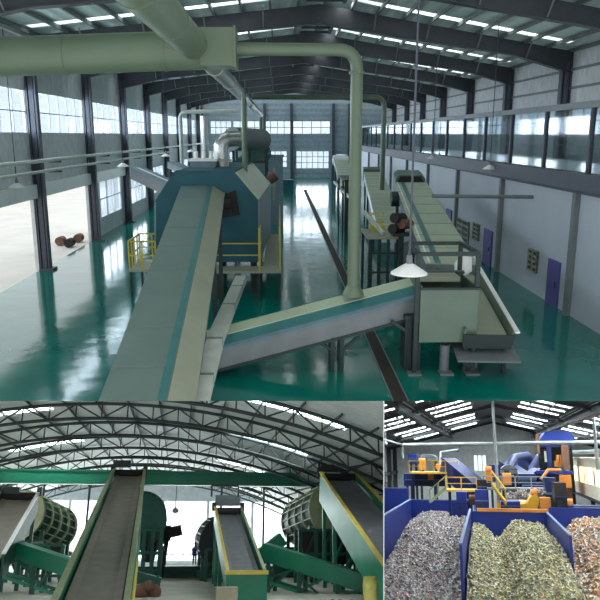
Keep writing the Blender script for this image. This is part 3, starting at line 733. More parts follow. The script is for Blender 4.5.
# end wall with bright window band
wb0, wb1 = ez2(561), ez2(501)
op = []
xa = X0+.6
while xa < X1-3: op.append((xa, min(xa+4.4, X1-.4), wb0, wb1)); xa += 4.6
wy = wally(YEb, .2, X0, X1, 0, 5.2 if False else wb1+.9, op)
top = [V((x, YEb, max(vz(x), wb1+.9))) for x in xs]
for a, b in zip(top, top[1:]):
    wy.add([(a.x, YEb, wb1+.9), (b.x, YEb, wb1+.9), b, a], [(0, 1, 2, 3)])
struct('wall_end_lower_left', wy, 'h2wall')
for w in op: window('y', YEb+.02, *w, 4, 1, 'h2wall', 'frp', .06)
struct('wall_left_lower', wallx(X0-.2, .2, 24, YEb, 0, 4.6, [(y, y+4, 1, 4) for y in range(28, 72, 6)]), 'h2wall')  # openings in both unseen side walls are added to let light in
struct('wall_right_lower', wallx(X1, .2, 24, YEb, 0, 4.6, [(y, y+4, 1, 4) for y in range(28, 72, 6)]), 'h2wall')
# green crane girder
a, b = P(-60, 476, 50), P(350, 479, 50); b.z = a.z
o = thing('crane_girder', 'long green crane girder spanning the vaulted hall', 'girder', a.lerp(b, .5))
a.x = X0+.2; b.x = P(352, 479, 50).x
obj('girder_beam', MB().box((a.x, 49.7, a.z-.35), (b.x, 50.3, a.z+.4)), 'green', o)
obj('girder_flange', MB().box((a.x, 49.55, a.z+.4), (b.x, 50.45, a.z+.5)).box((a.x, 49.55, a.z-.42), (b.x, 50.45, a.z-.35)), 'green', o)
# posts
for i, (px, Y, yt, lab) in enumerate([(45, 60, 480, 'thin dark post rising behind the left drum'), (90.5, 56, 480, 'thin dark post left of the tall brown conveyor'), (264, 56, 482, 'thin dark post in front of the white windows, right of the centre conveyor'), (222, 58, 482, 'short dark post above the centre conveyor head')]):
    t = P(px, yt, Y); o = thing('slim_post', lab, 'post', (t.x, Y, 0), 'slim posts in the vaulted hall')
    obj('post_shaft', MB().tube([(t.x, Y, 0), t], .09, 10), 'h2truss', o)
    obj('post_head', MB().lathe((t.x, Y, t.z-.5), [(.1, 0), (.35, .3), (.4, .5), (.1, .55)], 14), 'h2truss', o)
p = P(175.5, 510, 58); o = thing('pendant_lamp', 'small round lamp hanging before the white windows of the vaulted hall', 'lamp', p)
obj('lamp_rod', MB().tube([p+V((0, 0, .1)), (p.x, p.y, vz(p.x)-.7)], .03, 6), 'h2truss', o); obj('lamp_shade', MB().lathe(p, [(.05, .2), (.25, .05), (.28, -.15), (.1, -.25), (.001, -.26)], 14), 'side', o)
# open belt conveyors
def belt(lab, A, Bp, w, belt_m='rubber', side_m='green', edge_m='trim', sh=.35, side_h=.7, legs=(), we=.16, tail=0, tilt=0, lipL='trim', grp='open belt conveyors of the vaulted hall', head=True):
    A, Bp = V(A), V(Bp); o = thing('belt_conveyor', lab, 'conveyor', (A.x, A.y, 0), grp); a = w/2; d = (Bp-A).normalized()
    obj('belt', MB().prof([(-a*.9, -.02), (-a*.62, -.1), (a*.62, -.1), (a*.9, -.02), (a*.9, -.08), (a*.6, -.17), (-a*.6, -.17), (-a*.9, -.08)], A, Bp), belt_m, o)
    for s, em in ((-1, lipL), (1, edge_m)):
        obj('side_frame', MB().prof([(s*a, -side_h), (s*(a+.09), -side_h), (s*(a+.09), sh*.6), (s*a, sh*.6)], A, Bp), side_m, o)
        obj('skirt_board', MB().prof([(s*(a-.02), sh*.6), (s*(a+we), sh*.6), (s*(a+we), sh*.6+.06), (s*(a-.02), sh*.6+.06)], A, Bp), em, o)
    obj('belt_underside', MB().prof([(-a, -side_h), (a, -side_h), (a, -side_h+.06), (-a, -side_h+.06)], A, Bp), 'black', o)
    if head:
        obj('head_drum', MB().tube([Bp-d.cross(V((0, 0, 1))).normalized()*a, Bp+d.cross(V((0, 0, 1))).normalized()*a], .26, 14), 'black', o)
        sdv = d.cross(V((0, 0, 1))).normalized()
        for s in (-1, 1): obj('bearing_bracket', MB().boxc(Bp+sdv*s*(a+.12)+V((0, 0, .3)), (.25, .3, .5)), 'dark', o)
    n = int((Bp-A).length/1.6)
    for t in legs:
        q = A.lerp(Bp, t); sdv = d.cross(V((0, 0, 1))).normalized()
        for s in (-1, 1):
            r = q+sdv*s*(a); obj('leg', MB().bar((r.x, r.y, 0), (r.x, r.y, r.z-side_h*.8), .18), side_m, o)
        obj('leg_brace', MB().bar(q-sdv*a+V((0, 0, -q.z+.4)), q+sdv*a-V((0, 0, side_h+.2)), .1), side_m, o)
    return o
o = belt('tall brown belt conveyor rising in the left foreground of the vaulted hall', P(88, 618, 19.5), P(129, 474, 44), 1.65, 'rubber', 'green', 'trim', .4, .8, (.55, .8, .95))
obj('guard_hoop', MB().bar(P(114, 476, 44), P(114, 460, 44), .08).bar(P(146, 478, 44), P(146, 466, 44), .08).bar(P(114, 464, 44), P(131, 464, 44), .5, .4), 'dark', o)
obj('yellow_edge', MB().prof([(1.0, -.6), (1.04, -.6), (1.04, .2), (1.0, .2)], P(88, 618, 19.5), P(104, 562, 24)), 'ygreen', o)
o = belt('centre belt conveyor with yellow rim ending in a green front box', P(246, 578, 31.5), P(228, 512, 44), 1.45, 'rubberd', 'green', 'trim', .45, .7, (.5, .8, .98), lipL='ygreen', we=.12)
a = P(246, 578, 31.3)
obj('tail_box', MB().box((a.x-.85, 31.0, a.z-.95), (a.x+.85, 31.5, a.z+.15)), 'green', o)
obj('tail_rim', MB().box((a.x-.9, 30.95, a.z+.15), (a.x+.9, 31.2, a.z+.3)), 'ygreen', o)
obj('tail_stand', MB().box((a.x-.6, 31.0, 0), (a.x+.8, 31.5, a.z-.95)), 'dark', o)
h = P(228, 502, 44); obj('head_box', MB().boxc(h+V((0, .4, .1)), (1.5, .8, .6)), 'side', o)
obj('head_guard', MB().bar(h+V((-1, 0, .3)), h+V((-1, 0, 1.0)), .1).bar(h+V((.6, 0, .3)), h+V((.6, 0, .95)), .1).bar(h+V((-1, 0, .95)), h+V((.6, 0, .95)), .12), 'dark', o)
A = P(425, 590, 24); Bq = P(338, 478, 40)
o = belt('green sided belt conveyor with yellow edge at the right, rising leftward', A, Bq, 1.9, 'rubberd', 'green', 'ygreen', .5, 1.3, (.75, .95), lipL='ygreen')
obj('head_guard', MB().boxc(Bq+V((0, .3, .55)), (1.9, .5, .4)).bar(Bq+V((-1, 0, 0)), Bq+V((-1.1, 0, .9)), .12), 'dark', o)
o = belt('short brown belt conveyor at the far left edge of the vaulted hall', P(-22, 560, 34), P(19, 497, 43), 1.9, 'rubber', 'dgreen', 'white', .4, .9, (.6, .95))
obj('head_guard', MB().bar(P(5, 490, 43), P(20, 491, 43), .5, .4).bar(P(3, 495, 43), P(3, 488, 43), .1), 'dark', o)
# trommels
def trommel(lab, a, b, r, body='dgreen', ring='trim', stand_m='dgreen', nb=10, legs=True, bands=3):
    a, b = V(a), V(b); o = thing('trommel_drum', lab, 'drum', ((a.x+b.x)/2, (a.y+b.y)/2, 0), 'drum screens of the vaulted hall')
    dsh = obj('drum_shell', MB().tube([a, b], r*.93, 28), body, o); d = (b-a)
    for i in range(bands+2):
        t = i/(bands+1); c = a+d*t; obj('drum_ring', MB().tube([c-d.normalized()*.1, c+d.normalized()*.1], r, 28), ring, dsh)
    u = d.normalized().cross(V((0, 0, 1))).normalized(); w = d.normalized().cross(u)
    for k in range(nb*2):
        an = math.pi*k/nb; off = (u*math.cos(an)+w*math.sin(an))*r*.97
        obj('drum_rib', MB().bar(a+off, b+off, .07), ring if body != ring else 'dgreen', dsh)
    if legs:
        for t in (.1, .9):
            c = a+d*t
            for s in (-1, 1): obj('leg', MB().bar((c.x+u.x*s*r*.8, c.y+u.y*s*r*.8, 0), (c.x+u.x*s*r*.8, c.y+u.y*s*r*.8, c.z-r*.5), .25), stand_m, o)
            obj('cradle', MB().bar(V((c.x, c.y, c.z-r-.1))-u*r, V((c.x, c.y, c.z-r-.1))+u*r, .3), stand_m, o)
    return o
trommel('green ribbed drum screen on the left, tilted down to the right', P(22, 515, 47), P(56, 529, 51), 1.5, 'dgreen', 'trim')
trommel('dark green drum screen behind the head of the tall brown conveyor', P(141, 520, 48), P(143, 515, 53), 1.65, 'dgreen', 'dgreen')
trommel('dark drum screen behind the centre conveyor', P(226, 543, 46.5), P(219, 540, 53), 1.7, 'dgreen', 'dark')
trommel('pale slatted drum screen with yellow end ring on the right', P(336, 509, 44), P(305, 522, 51), 1.75, 'dgreen', 'trim')
# drum drive
p = P(168, 533, 50); one('drive_motor', MB().tube([p, p+V((.9, 0, .2))], .35, 12).tube([p+V((-.5, 0, 0)), p+V((.2, 0, 0))], .5, 12).bar(p, (p.x-.3, p.y, 0), .3), 'black', 'black drive motor sticking out right of the dark green drum', 'motor')
# low inclined green conveyors
def trussconv(lab, A, Bp, w, hh, legs, base=None):
    A, Bp = V(A), V(Bp); o = thing('covered_conveyor', lab, 'conveyor', (A.x, A.y, 0), 'low green covered conveyors'); a = w/2; d = (Bp-A)
    obj('trough', MB().prof([(-a, -hh), (a, -hh), (a, 0), (-a, 0)], A, Bp), 'green', o)
    sdv = d.normalized().cross(V((0, 0, 1))).normalized()
    n = max(3, int(d.length/1.5)); lw = MB()
    dn = V((0, 0, -hh-.9))
    obj('lower_chord', MB().bar(A+sdv*a+dn, Bp+sdv*a+dn, .14).bar(A-sdv*a+dn, Bp-sdv*a+dn, .14), 'green', o)
    for i in range(n):
        p, q = A+d*i/n+sdv*a, A+d*(i+1)/n+sdv*a
        obj('lattice_bar', MB().bar(p+V((0, 0, -hh)) if i % 2 else p+dn, q+dn if i % 2 else q+V((0, 0, -hh)), .1), 'dgreen', o)
    for t in legs:
        q = A+d*t
        for s in (-1, 1):
            r = q+sdv*s*a; obj('leg', MB().bar((r.x, r.y, 0), r-V((0, 0, hh)), .2), 'dgreen', o)
        obj('leg_brace', MB().bar((q.x+sdv.x*a, q.y+sdv.y*a, .1), A+d*min(1, t+.18)+sdv*a-V((0, 0, hh)), .12), 'dgreen', o)
    return o
trussconv('low green conveyor sloping down to the right in front of the left drum', P(-4, 534, 38), P(88, 564, 37), 1.2, .75, (.06, .5))
trussconv('long low green conveyor sloping down to the right below the pale drum', P(266, 543, 37), P(392, 582, 34.5), 1.2, .8, (.05, .3, .6))
trussconv('short green conveyor rising to the right beside the centre conveyor', P(254, 552, 41), P(279, 533, 41), 1.1, .7, (.2, .9))
o = thing('machine_skid', 'dark green low machine skid right of the tall brown conveyor base', 'machine', P(146, 580, 33))
a = P(128, 585, 36); b = P(161, 570, 36)
obj('skid_body', MB().prof([(-.5, -.5), (.5, -.5), (.5, 0), (-.5, 0)], P(130, 569, 36), P(162, 578, 36)), 'dgreen', o)
for px in (133, 158): q = P(px, 575, 36); obj('leg', MB().bar((q.x, 35.6, 0), (q.x, 35.6, q.z), .14), 'green', o)
obj('skid_beam', MB().bar(P(130, 586, 35.6), P(160, 586, 35.6), .12), 'green', o)
# long dark platform with rail
o = thing('maintenance_platform', 'long dark maintenance platform with thin rail across the vaulted hall', 'platform', (P(210, 575, 52).x, 52, 0))
a, b = P(60, 568, 51), P(330, 568, 51); zt = P(200, 566, 51).z
obj('platform_deck', MB().box((a.x, 50.6, zt-.4), (b.x, 53, zt)), 'dgreen', o)
obj('platform_skirt', MB().box((a.x, 50.7, .0), (b.x, 50.9, .4)).box((a.x, 52.7, 0), (b.x, 52.9, .2)), 'dgreen', o)
n = 14
for i in range(n+1):
    x = a.x+(b.x-a.x)*i/n; obj('leg', MB().bar((x, 50.8, 0), (x, 50.8, zt-.2), .16), 'dgreen', o); 
rail_run(o, [(a.x, 52.9, zt), (b.x, 52.9, zt)], .7, .03, 2.2, 'h2truss', True)
# scrap machinery dark base beneath right/left drums
def darkbase(lab, px0, px1, Y, ztop_px, n=4):
    a, b = P(px0, 560, Y), P(px1, 560, Y); zt = P(px0, ztop_px, Y).z
    o = thing('drum_stand', lab, 'machine', ((a.x+b.x)/2, Y, 0), 'dark drum frames of the vaulted hall')
    for i in range(n+1):
        x = a.x+(b.x-a.x)*i/n
        for yy in (Y, Y+1.6): obj('frame_post', MB().bar((x, yy, 0), (x, yy, zt), .2), 'dgreen', o)
    for zz in (zt, zt*.55, zt*.2): obj('frame_beam', MB().bar((a.x, Y, zz), (b.x, Y, zz), .16), 'dgreen', o)
    for i in range(n):
        x = a.x+(b.x-a.x)*i/n; x2 = a.x+(b.x-a.x)*(i+1)/n
        obj('frame_brace', MB().bar((x, Y, zt*.2), (x2, Y, zt), .1), 'dark', o)
    obj('hopper_panel', MB().add([(a.x, Y+.8, zt), (b.x, Y+.8, zt), (b.x-.5, Y+.8, zt*.35), (a.x+.5, Y+.8, zt*.35), (a.x, Y+1.4, zt), (b.x, Y+1.4, zt), (b.x-.5, Y+1.2, zt*.35), (a.x+.5, Y+1.2, zt*.35)], [(0, 1, 2, 3), (4, 5, 6, 7), (0, 1, 5, 4), (2, 3, 7, 6), (0, 3, 7, 4), (1, 2, 6, 5)]), 'black', o)
    return o
darkbase('dark braced frame under the left drum screen', 2, 62, 45.5, 545)
darkbase('dark braced frame under the drum behind the tall brown conveyor', 134, 160, 47.5, 530, 3)
darkbase('dark braced frame under the drum behind the centre conveyor', 206, 236, 46, 550, 3)
darkbase('dark braced frame under the pale slatted drum', 300, 380, 42.5, 530, 5)
# small items on the floor
p = G(148, 597); one('rubble_heap', MB().ball(p+V((-.3, 0, .22)), .35).ball(p+V((.25, .1, .2)), .33).ball(p+V((0, -.1, .42)), .28), 'brown', 'small reddish heap of scrap at the foot of the green skid', 'scrap')
p = G(226.5, 603); p.z = 0; p = V((P(226.5, 590, 29.5).x, 29.5, 0)); one('cardboard_box', MB().box((p.x-.4, 29.2, 0), (p.x+.42, 29.8, P(226, 587, 29.5).z)), 'card', 'pale cardboard box on the floor in front of the centre conveyor', 'box')
p = P(370.5, 590, 22.6); o = MB(); zt = P(370, 576, 22.6).z
o.lathe((p.x, 22.6, 0), [(.001, 0), (.22, 0), (.25, .2), (.22, zt*.5), (.245, zt*.8), (.21, zt), (.001, zt*.96)], 10)
one('yellow_sack', o, 'sack', 'upright yellow sack at the right edge below the green conveyor', 'sack')
m = MB()
for i in range(70):
    c = V((random.uniform(P(318, 596, 28).x, P(360, 596, 28).x), random.uniform(26, 29), random.uniform(0.02, .16))); m.boxc(c, [random.uniform(.08, .22) for _ in range(3)])
one('scrap_litter', m, 'w1', 'loose litter strewn on the floor left of the yellow sack', 'litter', kind='stuff')
# person
def person(base, h, lab):
    s = h/1.75; o = thing('person', lab, 'person', base)
    def skin(name, joints, edges, m):
        me = bpy.data.meshes.new(name); me.from_pydata([tuple(V(j[0])*s) for j in joints], edges, []); me.materials.append(M[m])
        ob = bpy.data.objects.new(name, me); link(ob, None, o)
        mo = ob.modifiers.new('skin', 'SKIN'); 
        for i, j in enumerate(joints):
            sv = me.skin_vertices[0].data[i]; sv.radius = (j[1]*s, j[1]*s); sv.use_root = (i == 0)
        ob.modifiers.new('sub', 'SUBSURF').levels = 1; ob.modifiers['sub'].render_levels = 1
        return ob
    J = [((0, 0, .95), .13), ((0, 0, 1.15), .13), ((0, 0, 1.38), .15), ((0, 0, 1.48), .06), ((0, -.01, 1.6), .09), ((0, -.01, 1.7), .08),
         ((.17, 0, 1.4), .065), ((.24, 0, 1.12), .05), ((.22, -.1, .88), .04), ((.22, -.14, .78), .035),
         ((-.17, 0, 1.4), .065), ((-.24, 0, 1.12), .05), ((-.22, -.1, .88), .04), ((-.22, -.14, .78), .035),
         ((.09, 0, .85), .09), ((.1, -.01, .48), .065), ((.1, 0, .08), .05), ((.1, -.14, .04), .04),
         ((-.09, 0, .85), .09), ((-.1, .03, .48), .065), ((-.1, .06, .08), .05), ((-.1, -.08, .04), .04)]
    E = [(0, 1), (1, 2), (2, 3), (3, 4), (4, 5), (2, 6), (6, 7), (7, 8), (8, 9), (2, 10), (10, 11), (11, 12), (12, 13), (0, 14), (14, 15), (15, 16), (16, 17), (0, 18), (18, 19), (19, 20), (20, 21)]
    skin('body', J, E, 'skin')
    keep = [0, 1, 2, 6, 7, 8, 10, 11, 12, 14, 15, 16, 18, 19, 20]
    JJ = [(J[i][0], J[i][1]*1.18) for i in keep]; EE = [(keep.index(a), keep.index(b)) for a, b in E if a in keep and b in keep]
    skin('overalls', JJ, EE, 'overall')
    obj('hair', MB().lathe(V(base)+V((0, .015, 1.66))*s, [(.105*s, 0), (.11*s, .05*s), (.08*s, .12*s), (.001, .14*s)], 12), 'hair', o)
ps = P(194.5, 565, 50.2); person((ps.x, 50.9, zt if False else P(200, 566, 51).z), 1.45, 'person in blue overalls standing on the dark platform, arms down')

# =================================================================== HALL 3
cur = H3
P, G, W = H3.P, H3.G, H3.W
XW, XE3, YE3 = -12.3, 13.5, 100.0
struct('floor_lower_right', MB().box((XW, 20, -.15), (XE3, YE3, 0)), 'h3floor')
def r3(x): return 11.95-.25*abs(x-.9)
sky = []
for i, y in enumerate([31.4*1.085**q for q in range(14)]):  # nearest rows lie out of view, added to lighten the waste heaps
    for x0, x1 in ((-3.9, -.9), (2.7, 5.7), (-8.6, -5.2), (7.0, 10.4)): sky.append((x0, x1, y-.034*y, y-.4))
ce = MB()
for a, b, c, d in cells(sky, XW-.2, XE3, 28, YE3):
    cuts = sorted({a, b, *([.9] if a < .9 < b else [])})
    for p, q in zip(cuts, cuts[1:]): slabq(ce, [V((p, c, r3(p))), V((q, c, r3(q))), V((q, d, r3(q))), V((p, d, r3(p)))], .08)
struct('ceiling_lower_right', ce, 'h3roof')
for x0, x1, y0, y1 in sky:
    m = MB()
    slabq(m, [V((x0, y0, r3(x0)-.0)), V((x1, y0, r3(x1))), V((x1, y1, r3(x1))), V((x0, y1, r3(x0)))], .03)
    WN[0] += 1; struct('window_%d' % WN[0], m, 'frp')
    xm = (x0+x1)/2; daylight((xm, (y0+y1)/2, r3(xm)+.9), x1-x0, y1-y0, (0, 0, -1), 44)
pu = MB()
for x in [XW+1.3*i for i in range(20)]:
    pu.bar((x, 38, r3(x)-.07), (x, YE3, r3(x)-.07), .08, .1)
struct('trim_6', pu, 'h3roof')
for i, y in enumerate((45, 61, 77, 93)):
    o = thing('roof_beam', 'dark pitched roof beam above the blue pits, %s' % ORD[i], 'beam', (.9, y, 11), 'roof beams above the pits')
    for xa in (XW, XE3): obj('beam_arm', MB().ibeam((xa, y, r3(xa)-.2), (.9, y, r3(.9)-.2), .3, .3), 'rafter', o)
    for xa in (-4.4, 6.2): obj('truss_strut', MB().bar((xa, y-.1, r3(xa)-.5), (xa+.5, y+3, r3(xa)-.2), .12), 'rafter', o)
for s, x in ((0, -4.4), (1, 6.2)):
    one('valley_girder', MB().ibeam((x, 38, r3(x)-.4), (x, YE3-.2, r3(x)-.4), .5, .6, .08), 'rafter', 'heavy dark girder under the roof between skylight rows, %s side' % ['left', 'right'][s], 'girder', 'girders under the pit roof')
struct('wall_back_lower_right', wally(YE3, .2, XW-.2, XE3, 0, 9.0, [(P(474, 470, YE3).x, P(487, 470, YE3).x, P(480, 471, YE3).z, P(480, 455, YE3).z)]).add([(XW-.2, YE3, 9), (XE3, YE3, 9), (.9, YE3, 11.9)], [(0, 1, 2)]), 'h3wall')
window('y', YE3+.02, P(474, 470, YE3).x, P(487, 470, YE3).x, P(480, 471, YE3).z, P(480, 455, YE3).z, 3, 1, 'h3wall', 'frp')
low = [(y, y+3.6, 1.0, 4.4) for y in range(60, 97, 6)]
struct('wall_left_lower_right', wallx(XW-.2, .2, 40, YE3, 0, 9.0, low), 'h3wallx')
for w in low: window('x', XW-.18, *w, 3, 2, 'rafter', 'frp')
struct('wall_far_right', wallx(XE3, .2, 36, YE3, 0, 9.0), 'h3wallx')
for i, y in enumerate((80, 86, 92, 98)):
    one('wall_post', MB().box((XW, y-.3, 0), (XW+.5, y+.3, 8.9)), 'rafter', 'dark post on the left wall behind the pits, %s' % ORD[i], 'post', 'posts on the pit hall wall')
one('wall_rail', MB().box((XW+.02, 60, 5.2), (XW+.4, YE3, 5.6)), 'rafter', 'dark horizontal rail along the left wall behind the pits', 'rail')
# horizontal pipe beams
a, b = P(403, 445, 60), P(604, 442, 60)
o = thing('cross_pipe', 'long pale horizontal pipe under the roof, crossing the whole pit hall', 'pipe', a.lerp(b, .5))
obj('pipe_run', MB().tube([a, b], .16, 10), 'tube', o)
obj('pipe_drop', MB().tube([a, P(403, 458, 60)], .1, 8), 'tube', o)
a, b = P(380, 439, 58), P(403, 445, 62); one('service_pipe', MB().tube([a, b], .1, 8), 'tube', 'thin pale pipe angling to the left wall under the roof', 'pipe')
p = P(386, 443.5, 56); one('bulkhead_lamp', MB().ball(p, .13).bar(p, p+V((0, 0, 1.5)), .04), 'white', 'tiny round white lamp at the left edge of the pit hall', 'lamp')
# poles
for i, (px, Y, y0, lab) in enumerate([(499, 51, 510, 'tall grey pole with yellow foot standing on the middle pit wall'), (598, 50, 470, 'slim grey pole in front of the cream cabin'), ]):
    q = P(px, y0, Y); o = thing('slim_pole', lab, 'pole', q)
    obj('pole_shaft', MB().tube([q, (q.x, Y, r3(q.x)-.1)], .1, 10), 'tube', o)
    obj('pole_foot', MB().tube([q, q+V((0, 0, .55))], .13, 10), 'h3yellow' if i == 0 else 'tube', o)
# pits
zw = 4.0; xw0, xw1, xw2, xw3 = -6.3, -1.3, 3.6, 11.5
def pitwall(lab, vs2, thick_axis, t, group='blue pit walls', name='pit_wall', m='pit', cap=True):
    o = thing(name, lab, 'wall', vs2[0], group)
    vs = [V(v) for v in vs2]; off = V((t, 0, 0)) if thick_axis == 'x' else V((0, t, 0)); n = len(vs)
    obj('wall_plate', MB().add(vs+[v+off for v in vs], [tuple(range(n)), tuple(range(n, 2*n))[::-1]]+[(i, (i+1) % n, n+(i+1) % n, n+i) for i in range(n)]), m, o)
    if cap:
        for a, b in cap: obj('top_cap', MB().bar(V(a)+off*.5+V((0, 0, .04)), V(b)+off*.5+V((0, 0, .04)), abs(t)*1.15, .05), 'steelblue', o)
    return o
pitwall('blue left side wall of the leftmost pit, its top sloping at the front', [(xw0, 61.7, 0), (xw0, 61.7, zw), (xw0, 46, zw), (xw0, 40, zw-.1), (xw0, 28, zw-.5), (xw0, 28, 0)], 'x', -.18, cap=[((xw0, 61.7, zw), (xw0, 46, zw)), ((xw0, 46, zw), (xw0, 40, zw-.1)), ((xw0, 40, zw-.1), (xw0, 28, zw-.5))])
pitwall('blue back wall of the leftmost pit', [(xw0, 61.7, 0), (xw1, 61.7, 0), (xw1, 61.7, zw), (xw0, 61.7, zw)], 'y', .18, cap=[((xw0, 61.7, zw), (xw1, 61.7, zw))])
pitwall('blue divider between the left and middle waste pits', [(xw1, 50.5, 0), (xw1, 50.5, zw+.1), (xw1, 31.7, zw-.0), (xw1, 31.7, 0)], 'x', .12, cap=[((xw1, 50.5, zw+.1), (xw1, 31.7, zw))])
pitwall('blue back wall of the middle waste pit', [(xw1, 50.5, 0), (xw2, 50.5, 0), (xw2, 50.5, zw), (xw1, 50.5, zw)], 'y', .18, cap=None)
o = one('kerb_beam', MB().box((xw1+.5, 50.4, zw), (xw2+.1, 50.9, zw+.2)), 'orange', 'orange beam lying on the back wall of the middle pit', 'beam')
pitwall('blue divider between the middle and right waste pits', [(xw2, 50.5, 0), (xw2, 50.5, zw), (xw2, 36.9, zw-.05), (xw2, 36.9, 0)], 'x', .12, cap=[((xw2, 50.5, zw), (xw2, 36.9, zw-.05))])
pitwall('blue back wall of the rightmost pit', [(xw2+.2, 50.7, 0), (xw3, 50.7, 0), (xw3, 50.7, zw+.3), (xw2+.2, 50.7, zw+.3)], 'y', .18, cap=[((xw2+1.8, 50.7, zw+.3), (xw3, 50.7, zw+.3))])
pitwall('blue connecting wall behind the divider of the left and middle pits', [(xw1+.25, 50.8, 0), (xw1+.25, 62.0, 0), (xw1+.25, 62.0, zw), (xw1+.25, 50.8, zw)], 'x', .18, cap=None)
pitwall('outer blue wall left of the leftmost pit', [(xw0-5.5, 62.1, 0), (xw0-.3, 62.1, 0), (xw0-.3, 62.1, zw+.9), (xw0-5.5, 62.1, zw+.9)], 'y', .18, cap=[((xw0-5.5, 62.1, zw+.9), (xw0-.3, 62.1, zw+.9))])
# piles
def pile(name, lab, x0, x1, y0, y1, fn, m, n):
    def hgt(x, y):
        u = (x-x0)/(x1-x0); v = (y-y0)/(y1-y0); b = fn(u, v)
        return max(.05, b+.16*noise.noise(V((x*1.1, y*.8, 3)))+.09*noise.noise(V((x*3.3, y*3, 9))))
    mb = MB(); nu, nv = 64, 84
    mb.grid(lambda u, v: V((x0+(x1-x0)*u, y0+(y1-y0)*v, hgt(x0+(x1-x0)*u, y0+(y1-y0)*v)+random.uniform(-.05, .05))), nu, nv, False)
    for i in range(n):
        x, y = random.uniform(x0+.1, x1-.1), y0+(y1-y0)*random.random(); z = hgt(x, y)
        s = random.uniform(.04, .13); R = Matrix.Rotation(random.uniform(0, 6.3), 3, V((random.gauss(0, 1), random.gauss(0, 1), random.gauss(0, 1)+.01)).normalized())
        e = [V((a*s*1.5, b*s, c*s*.35)) for c in (-1, 1) for b in (-1, 1) for a in (-1, 1)]
        mb.add([V((x, y, z+.03))+R @ q for q in e], [(0, 2, 3, 1), (4, 5, 7, 6), (0, 1, 5, 4), (2, 6, 7, 3), (0, 4, 6, 2), (1, 3, 7, 5)])
    return one(name, mb, m, lab, 'waste heap', 'heaps of shredded waste', 'stuff')
def bump(u, c, w): return math.exp(-((u-c)/w)**2)
def sm(a, b, x):
    t = min(1, max(0, (x-a)/(b-a))); return t*t*(3-2*t)
def f1(u, v):
    ridge = .5+3.0*max(sm(-.02, .34, u), 0)*(1-.10*bump(u, .72, .1))-.2*sm(.5, 1, u)
    return ridge*(.40+.60*sm(0.0, .62, v))*(1-.12*sm(.75, 1, v)) if v < 2 else 0
def f2(u, v):
    top = 3.2-1.0*bump(u, .33, .15)+.25*bump(u, .6, .15)-.3*sm(.85, 1, u)
    return top*(.40+.60*sm(0, .6, v))
def f3(u, v):
    return (2.3+1.35*sm(.0, .3, u))*(.42+.58*sm(0, .6, v))
pile('waste_pile', 'greyish lilac heap of shredded waste filling the left pit', xw0+.05, xw1-.02, 25, 60.5, f1, 'w1', 5200)
pile('waste_pile', 'greenish beige heap of shredded waste in the middle pit', xw1+.22, xw2-.02, 25, 50.4, f2, 'w2', 4500)
pile('waste_pile', 'rusty orange and grey heap of waste in the right pit', xw2+.22, 10.4, 25, 50.6, f3, 'w3', 4500)
# ---- cabin
xc = 8.0; ya, yb = 50.0, P(568, 470, 1).x and W(568, 470, xc).y
o = thing('control_cabin', 'cream raised control cabin with a row of lit windows at the right edge', 'cabin', (xc, 57, 4.4))
zb = W(568, 488, xc).z; zt = W(568, 458.5, xc).z
cbd = obj('cabin_body', MB().box((xc, ya, zb), (xc+3.8, yb, zt)), 'cabin', o)
obj('cabin_roof', MB().box((xc-.15, ya-.2, zt), (xc+4, yb+.2, zt+.12)), 'cabin', o)
obj('cabin_skirt', MB().box((xc-.05, ya, zb-.25), (xc+3.8, yb+.05, zb)), 'dark', o)
wz0, wz1 = W(580, 481.5, xc).z, W(580, 466.5, xc).z
for px0, px1 in ((573, 578), (580, 586.5), (588, 593), (595, 602)):
    a, b = W(px1, 475, xc), W(px0, 475, xc)
    f = obj('cabin_window', MB().box((xc-.04, a.y, wz0), (xc, b.y, wz1)), 'lit', cbd); f['label'] = 'lit yellowish window'
for px in (584, 594): p = W(px, 474, xc-.06); obj('window_figure', MB().box((xc-.05, p.y-.25, wz0+.05), (xc-.045, p.y+.25, wz1-.25)), 'brown', o)
for y in (ya+1, (ya+yb)/2, yb-.6): obj('leg', MB().bar((xc+.3, y, 0), (xc+.3, y, zb-.2), .3), 'dark', o)
obj('roof_pipe', MB().tube([(xc+.4, ya-1, zt+.6), (xc+.4, yb+1, zt+.6)], .18, 10), 'tube', o)
# ---- blue overhead tower
def machine_box(o, nm, px0, px1, py0, py1, Y, d, m):
    a, b = P(px0, py1, Y), P(px1, py0, Y); return obj(nm, MB().box((a.x, Y, a.z), (b.x, Y+d, b.z)), m, o)
o = thing('baler_tower', 'big blue tower machine with sloped hood under the roof on the right', 'machine', P(550, 500, 66))
a, b, c, d_ = P(539, 441, 66), P(577, 441, 66), P(568, 430, 66), P(545, 432, 66)
hood = [a, b, c, d_]; obj('tower_hood', MB().add(hood+[v+V((0, 4, 0)) for v in hood], [(0, 1, 2, 3), (7, 6, 5, 4), (0, 1, 5, 4), (1, 2, 6, 5), (2, 3, 7, 6), (3, 0, 4, 7)]), 'pit', o)
machine_box(o, 'tower_top', 541, 572, 441, 447, 66, 4, 'pitd')
machine_box(o, 'tower_back', 541, 572, 447, 492, 69.5, .4, 'dark')
machine_box(o, 'tower_column', 537, 539, 434, 454, 65.8, .3, 'brown'); machine_box(o, 'tower_column', 565.5, 568, 441, 500, 65.8, .4, 'brown')
machine_box(o, 'tower_column', 549.5, 551, 447, 492, 65.9, .3, 'pitd')
for px in (558, 561.5, 565): machine_box(o, 'hydraulic_ram', px-1, px+1, 455, 465, 66.2, .6, 'orange')
machine_box(o, 'ram_plate', 555, 568, 461, 467, 66.3, 1, 'orange')
machine_box(o, 'tower_light', 545, 547.5, 451, 462, 66.2, .3, 'cabin')
machine_box(o, 'tower_deck', 538, 573, 471, 474, 65.5, 3, 'pit')
